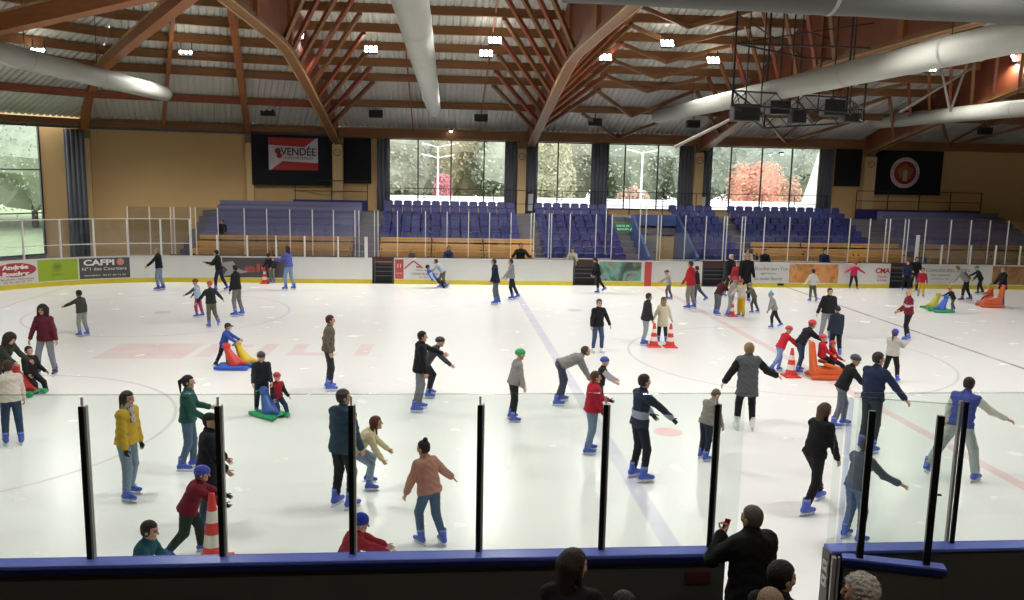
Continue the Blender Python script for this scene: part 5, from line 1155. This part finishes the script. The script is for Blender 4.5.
# -- right of the centre, far
P(669, 299, 270, 285, 'small child in pale grey with a dark helmet stretching one arm toward the red mark', '#a3a39e', '#5e5f62', hair=('helmet', '#2e2e32'), lean=14, L=(58, 10, 4), R=(40, 10, 4), l=(20, 4, 26), r=(-6, 4, 14), child=1)
P(691, 309, 261, 310, 'person in a red jacket with black shoulders and grey trousers', '#b02730', '#8a857c', hair=('short', '#3a2420'), L=(12, 12, 20), R=(8, 14, 16), len=.1, fat=1.1)
P(700, 303, 266, 290, 'person almost hidden behind the one in the red jacket, trailing leg showing', '#2a2326', '#4a5260', hair=('short', '#2c2220'), l=(6, 3, 4), r=(-24, 3, 20))
P(716, 315, 278, 60, 'person in a maroon jacket and grey trousers bowed over the cone group', '#4c1f28', '#62646c', hair=('short', '#2a2020'), lean=30, hp=10, L=(40, 8, 20), R=(44, 8, 16))
P(728, 316, 277, 100, 'child in a red helmet and pale grey clothes left of the cone in the huddle', '#9a9896', '#8b8e90', hair=('helmet', '#b8303c'), lean=12, L=(40, 8, 20), R=(40, 8, 20))
P(727, 297, 254, 150, 'white-haired man in a dark open jacket standing at the right bench gate', '#26262c', '#33343a', hair=('grey', '#c9c6c0'), L=(10, 14, 20), R=(10, 14, 20), fat=1.1)
P(736, 299, 261, 200, 'person in a red jacket seen between the two dark-coated adults', '#a83840', '#8e8c8a', hair=('short', '#5a4232'))
P(744, 302, 252, 190, 'grey-haired person in a long black coat at the right bench gate', '#1b1b1f', '#1f1f24', hair=('long', '#8a867c'), len=.3, L=(8, 10, 20), R=(10, 12, 30))
P(741, 317, 279, 230, 'child in a red helmet, pale jacket and yellow trousers beside the cone', '#bdb6ac', '#c79a22', hair=('helmet', '#b02c34'), lean=12, L=(44, 10, 10), R=(40, 10, 16), tloose=.02)
P(755, 313, 283, 285, 'child in olive-grey with a grey helmet leaning toward the huddle', '#62645a', '#4b4d4c', hair=('helmet', '#7b838c'), lean=24, L=(64, 6, 6), R=(60, 6, 6), l=(22, 4, 30), r=(-14, 4, 10))
P(776, 328, 292, 280, 'child in a grey top, black trousers and pale blue knitted cap', '#8e918c', '#23242a', hair=('pom', '#6f9cc0'), lean=18, L=(20, 10, 6), R=(8, 8, 6), l=(20, 5, 24), r=(-22, 4, 10))
P(813, 302, 269, 350, 'person in a white jacket and olive trousers with arms held down and out', '#c9c7c0', '#4f5a44', hair=('short', '#262522'), L=(4, 30, 6, 1), R=(4, 30, 6, 1), l=(2, 2, 4), r=(-12, 2, 14))
P(853, 289.5, 262, 190, 'person in a bright pink jacket with a red helmet and arms flung out', '#c8305c', '#232024', hair=('helmet', '#b03040'), L=(20, 52, 20, 1), R=(20, 56, 10, 1), l=(6, 12, 4), r=(4, 8, 10), lean=14)
P(825, 340, 288, 185, 'man in a black sweater and grey trousers behind the boy in a navy coat', '#1b1c20', '#84868a', hair=('short', '#201c1c'), L=(6, 10, 12), R=(8, 24, 6, 1), fat=1.08)
P(835, 356, 306, 5, 'boy in a dark navy coat and knitted cap seen from behind', '#252b38', '#1d1e23', hair=('beanie', '#2a2e38'), L=(8, 8, 14), R=(6, 8, 10), len=.16, fat=1.1)
P(775, 372, 326, 80, 'child in a red jacket, red helmet and light jeans leaning on the striped cone', '#b8202e', '#7a8cc0', hair=('helmet', '#b63340'), lean=26, L=(66, 4, 4), R=(44, 6, 6), l=(16, 4, 22), r=(-20, 5, 18))
P(798, 373, 320, 82, 'person in a black jacket, red helmet and dark jeans pushing the orange aid', '#1d1b20', '#33435c', hair=[('short', '#6a4a34'), ('helmet', '#c0323e')], lean=34, hp=-10, L=(56, 6, 6), R=(52, 6, 8), l=(22, 4, 28), r=(2, 4, 20), glove='#1d1b20')
P(0, 0, 0, 95, 'child with a red helmet and red jacket riding at the back of the orange aid', '#b3222c', '#1e1c22', hair=('helmet', '#b8303c'), sit=.60, S=.66, pos=tuple(on_z(820, 378)), l=(66, 12, 50), r=(66, 12, 50), L=(30, 10, 30), R=(30, 10, 30), lean=0)
P(0, 0, 0, 95, 'second child with a red helmet riding at the front of the orange aid', '#a81f2a', '#1e1c22', hair=('helmet', '#c03440'), sit=.48, S=.6, pos=tuple(on_z(832, 378)), l=(66, 8, 30), r=(64, 8, 26), L=(30, 10, 30), R=(30, 10, 30), lean=-8)
P(838, 427, 355, 100, 'person in a black jacket and grey-black helmet beside the navy-jacketed man', '#1b1c20', '#6a6e78', hair=('helmet', '#3c3f42'), lean=22, hyaw=40, L=(44, 6, 10), R=(40, 8, 8), l=(20, 4, 20), r=(-4, 4, 14))
P(866, 452, 352, 60, 'man in a navy jacket and grey trousers reaching out behind the gate glass', '#232d48', '#3b3f4a', hair=('short', '#2d2622'), L=(10, 8, 8), R=(20, 34, 6, 1), hyaw=30, lean=6)
P(889, 382, 329, 50, 'girl with a purple-blue helmet, brown ponytail and pale hoodie', '#b5b2aa', '#1c1c20', hair=[('pony', '#5a4030'), ('helmet', '#3a3aa8')], f=1, L=(50, 14, 70), R=(50, 14, 70), l=(-12, 10, 6), r=(6, 8, 4), loose=.02)
P(812, 508, 403, 65, 'woman with a long ponytail, black top and black trousers by the gate opening', '#17171a', '#1c1c20', hair=('long', '#4a3626'), f=1, lean=14, L=(16, 10, 10), R=(12, 10, 8), l=(34, 5, 16), r=(-12, 8, 24), hyaw=10)
P(907, 341, 289, 280, 'blond person in a maroon and white jersey and black trousers with bright blue skates', ('#6d2030', '#6d2030', '#b8a8a8'), '#241d22', hair=('short', '#b59a68'), f=1, L=(24, 8, 40), R=(16, 10, 30), l=(8, 4, 10), r=(-4, 3, 6), band=(.44, .58))
P(852, 541, 437, 70, 'person in grey-blue and washed jeans behind the gate glass, one hand out', '#59606e', '#5f7396', hair=('short', '#4c4c54'), L=(20, 8, 10), R=(34, 34, 26, 1.2), l=(2, 3, 6), r=(6, 3, 8), lean=12, hands=('relax', 'open'))
P(950, 480, 377, 55, 'young man in a blue vest with white sleeves in a wide stance', ('#46529c', '#cfcdc6'), '#a9b0b0', hair=('short', '#2b211c'), L=(10, 20, 10), R=(32, 44, 24, 1.), l=(-20, 20, 10), r=(16, 14, 16), lean=14, tloose=.012, hands=('relax', 'open'))
# -- far right
P(966, 301, 266, 300, 'person in a grey coat with a grey backpack bending near the right boards', '#8b8c88', '#201f22', hair=('short', '#5a5a50'), pack='#5b5e5c', lean=42, L=(30, 8, 10), R=(30, 8, 10), l=(16, 6, 14), r=(-8, 6, 16), skates='#3a3c50')
P(980, 294, 266, 285, 'person in a dark jacket with a green helmet behind the grey backpack', '#23282a', '#22232a', hair=('helmet', '#2f8a58'), lean=24, L=(30, 8, 10), R=(50, 10, 10), l=(20, 5, 20), r=(-10, 5, 14), skates='#3a3c50')
P(953, 311, 287, 270, 'small child in a dark top and orange helmet pushing the green and blue aid', '#232028', '#55565c', hair=('helmet', '#b8552c'), lean=26, L=(56, 6, 10), R=(56, 6, 10), l=(20, 4, 24), r=(-8, 4, 20), child=1)
P(1002, 306, 267, 275, 'man in a black coat pushing the orange aid at the right edge', '#17181c', '#2f3136', hair=('short', '#7a5a44'), L=(28, 10, 14), R=(20, 10, 20), len=.2)
P(0, 0, 0, 290, 'child with a green helmet and orange suit riding in the orange aid at the right', '#c2562c', '#3a3a3c', hair=('helmet', '#4f9a50'), sit=.40, S=.62, pos=tuple(on_z(990, 305)), l=(72, 10, 30), r=(70, 8, 34), L=(30, 12, 30), R=(30, 12, 30))
P(905, 291, 260, 200, 'person in a dark blue jacket standing left of the thick white post', '#252f4c', '#22242c', hair=('short', '#221e20'), L=(20, 8, 20), R=(20, 8, 20))
P(913, 291, 257, 190, 'person in a black jacket with a white hem in front of the thick white post', ('#18191c',), '#26282e', hair=('short', '#3a3026'), L=(20, 12, 50), R=(20, 12, 50))
P(920.5, 297, 262, 210, 'child in a red jacket and yellow trousers beside the thick white post', '#a8243a', '#d0a81f', hair=('short', '#6a4630'), tloose=.01, fat=.8, S=.74)
# -- seated and standing beyond the far boards
def seated(px, py, y, head, label, jk, hair, S=.95, **k):
    P(0, 0, 0, head, label, jk, '#2a2a30', hair=hair, S=S, sit=.47, anchor=on_y(px, py, y), base=k.pop('base', .45), l=(84, 8, 84), r=(84, 8, 84), L=k.pop('L', (20, 10, 40)), R=k.pop('R', (20, 10, 40)), skates=None, **k)
seated(521, 243, 40.2, 180, 'dark-haired spectator in black sitting beyond the white boards', '#18171a', ('short', '#1c1816'), L=(30, 34, 60), R=(30, 34, 60))
seated(448.5, 246, 40.2, 180, 'spectator in dark blue sitting beyond the boards right of the falling pair', '#2c3052', ('long', '#2a2224'))
seated(412, 249, 40.2, 175, 'fair spectator in grey seated beyond the boards above the house logo', '#4c4648', ('short', '#7a6a58'))
seated(748, 248, 40.2, 185, 'spectator in a pale pink jacket seated behind the right bench gate', '#b89a94', ('long', '#3a2420'))
seated(765.5, 249, 40.2, 180, 'spectator in black seated above the town lettering board', '#1b1b1f', ('short', '#201a1a'))
seated(825, 249, 40.2, 180, 'spectator in dark blue seated above the orange picture panel', '#202c48', ('short', '#1e1a1c'))
seated(222, 219.5, row_y(3)+.1, 180, 'lone spectator in black sitting in the left stand wing', '#18181c', ('short', '#1c1818'), base=row_z(3))
P(578, 275, 244, 200, 'person in a pale beige jacket standing in the middle bench gate', '#a29c8c', '#6e675c', hair=('short', '#241f1f'), pos=(on_y(578, 262, 39.2)[0]-.2, 39.5, 0), S=.95, L=(30, 14, 60), R=(30, 20, 80), skates=None)
# -- foreground spectators on the near side, seen from behind
P(0, 0, 0, -18, 'man in a black coat leaning at the open gate, seen from behind', '#121214', '#15161a', hair=('grey', '#5a554e'), base=.2, anchor=on_y(752, 505, 7.55), L=(42, 28, 120, -1.3), R=(4, 10, 8), fat=1.25, hoodback=1, hyaw=-12, phone=1, skates=None, len=.12, hands=('grip', 'relax'))
P(0, 0, 0, 20, 'woman with long dark hair in the lower foreground against the near board', '#17161a', '#1a1a1e', hair=('long', '#2a201a'), base=.92, anchor=on_y(575, 549, 5.5), f=1, hyaw=40, skates=None)
P(0, 0, 0, 40, 'dark-haired woman with glasses in the lower foreground beside the man at the gate', '#1a191c', '#1a1a1e', hair=('short', '#1c1614'), base=.92, anchor=on_y(784, 561, 5.4), f=1, hyaw=38, skates=None)
P(0, 0, 0, 10, 'fair-haired person whose crown shows at the bottom edge below the man at the gate', '#2a2422', '#1a1a1e', hair=('short', '#8a7560'), base=.92, anchor=on_y(771, 588, 5.0), skates=None)
P(0, 0, 0, -30, 'person with curly grey hair and glasses in the lower foreground below the gate leaf', '#1c1b1e', '#1a1a1e', hair=('curlyshort', '#a8a49a'), base=.92, anchor=on_y(860, 575, 5.0), hyaw=-25, skates=None)
P(0, 0, 0, 0, 'dark-haired person whose crown just shows at the bottom edge under the near board', '#1c1b1e', '#1a1a1e', hair=('short', '#1c1715'), base=.92, anchor=on_y(624, 591, 5.2), skates=None)

# ================================================================== CONES AND SKATING AIDS
Mco = mat('cone_red', '#d2382c', .45); Mcw = mat('cone_white', '#dcd8cf', .5)
def cone(px, py, label, h=.95, sc=1., P=None):
    P = on_z(px, py) if P is None else P; g = empty('traffic_cone', tuple(P), 0, label, 'cone')
    MB().box((-.2*sc, -.2*sc, 0), (.2*sc, .2*sc, .04)).lathe([(.17*sc, .04), (.155*sc, .07)], n=20).build('base', Mco, g, bevel=.012)
    zs = [.05, .25, .42, .58, .74, .97]; prof_ = [((.145-.115*z)*sc, z*h) for z in zs]; prof_ += [(.0, .975*h)]
    MB().lathe(prof_, n=24, mis=[0, 1, 0, 1, 0, 0]).build('body', [Mco, Mcw], g, smooth=False)
cone(265, 283.5, 'small red and white cone at the far boards beside the bending person', .75)
cone(653.5, 346.5, 'red and white cone under the girl in the cream coat, on her left hand side', .76, 1.); cone(670, 347, 'red and white cone under the girl in the cream coat, on her right hand side', .76, 1.)
cone(731, 316, 'red and white cone in the middle of the huddle', .8)
cone(790.5, 376.5, 'tall striped cone between the two children in red helmets', .8, 1.05)
cone(0, 0, 'tall striped cone pushed by the child in the blue dotted helmet', 1.0, 1.1, P=np.array([on_z(214, 562)[0], on_z(214, 562)[1], 0]))
def aid(px, py, head, c_top, c_base, label, h=.72, w=.6, tall=False, P=None):
    P = on_z(px, py) if P is None else P; g = empty('skating_aid', tuple(P), -R(head), label, 'skating aid'); k = h/.72
    def top(p):
        if tall:
            d = seg(p, (0, -.26, .1), (0, -.36, .80), .085, .06, (1, 0, 0), 2.2); d = smin(d, bx(p, (0, .04, .17), (.18, .32, .09), .05), .06)
            d = smin(d, seg(p, (-.2, -.08, .36), (-.16, .2, .28), .045, .04), .05); d = smin(d, seg(p, (.2, -.08, .36), (.16, .2, .28), .045, .04), .05)
        else:
            d = seg(p, (0, .08, .14), (0, -.16, .60), .17, .06, (1, 0, 0), 1.15); d = smin(d, ell(p, (0, -.12, .62), (.07, .11, .07)), .06); d = smin(d, seg(p, (0, .1, .2), (0, .36, .14), .09, .05), .06)
        return np.maximum(d, -(p[:, 2]-.09))
    def base(p):
        d = bx(p, (0, .02, .075), (.25, .34, .035), .03)
        q = p.copy(); q[:, 0] = np.abs(q[:, 0]); d = smin(d, seg(q, (.22, -.36, .06), (.22, .44, .06), .05, .045), .04)
        return smin(d, ell(q, (.2, .44, .07), (.06, .07, .05)), .03)
    for nm, f, c in (('body', top, c_top), ('sled_base', base, c_base)):
        V, Q = sdf_mesh(f, (-.4, -.5, 0), (.4, .6, .95), .02); link(nm, np_mesh(nm, V*k, Q), plastic(c), g)
    MB().tube((-.17*k, -.2*k if not tall else -.38*k, (.6 if not tall else .84)*k), (.17*k, -.2*k if not tall else -.38*k, (.6 if not tall else .84)*k), .022*k, n=10).build('handle', plastic(c_base), g)
aid(232, 368.5, 95, '#c93b30', '#2c5fc9', 'red and blue skating aid pushed by the child in bright blue')
aid(243, 366, 95, '#d2b52c', '#2459a8', 'yellow and blue skating aid just beyond the red one')
aid(268, 416, 130, '#3f63ad', '#1f9a60', 'blue and green skating aid with a seated child in a pink-red helmet', .66)
aid(22, 394, 110, '#b83030', '#20a060', 'red and green skating aid under the boy in black at the left edge')
aid(825, 378, 95, '#d9622a', '#cf5a26', 'orange skating aid with a tall back carrying two children', .84, tall=True)
aid(991, 307, 280, '#cc5a30', '#c85428', 'orange skating aid with a tall back at the right edge', .8, tall=True)
aid(942, 312, 268, '#3a5cb8', '#24a055', 'blue and green skating aid pushed by the small child in the orange helmet')
aid(934, 309, 268, '#b8b840', '#24a055', 'yellow-green skating aid behind the blue one')
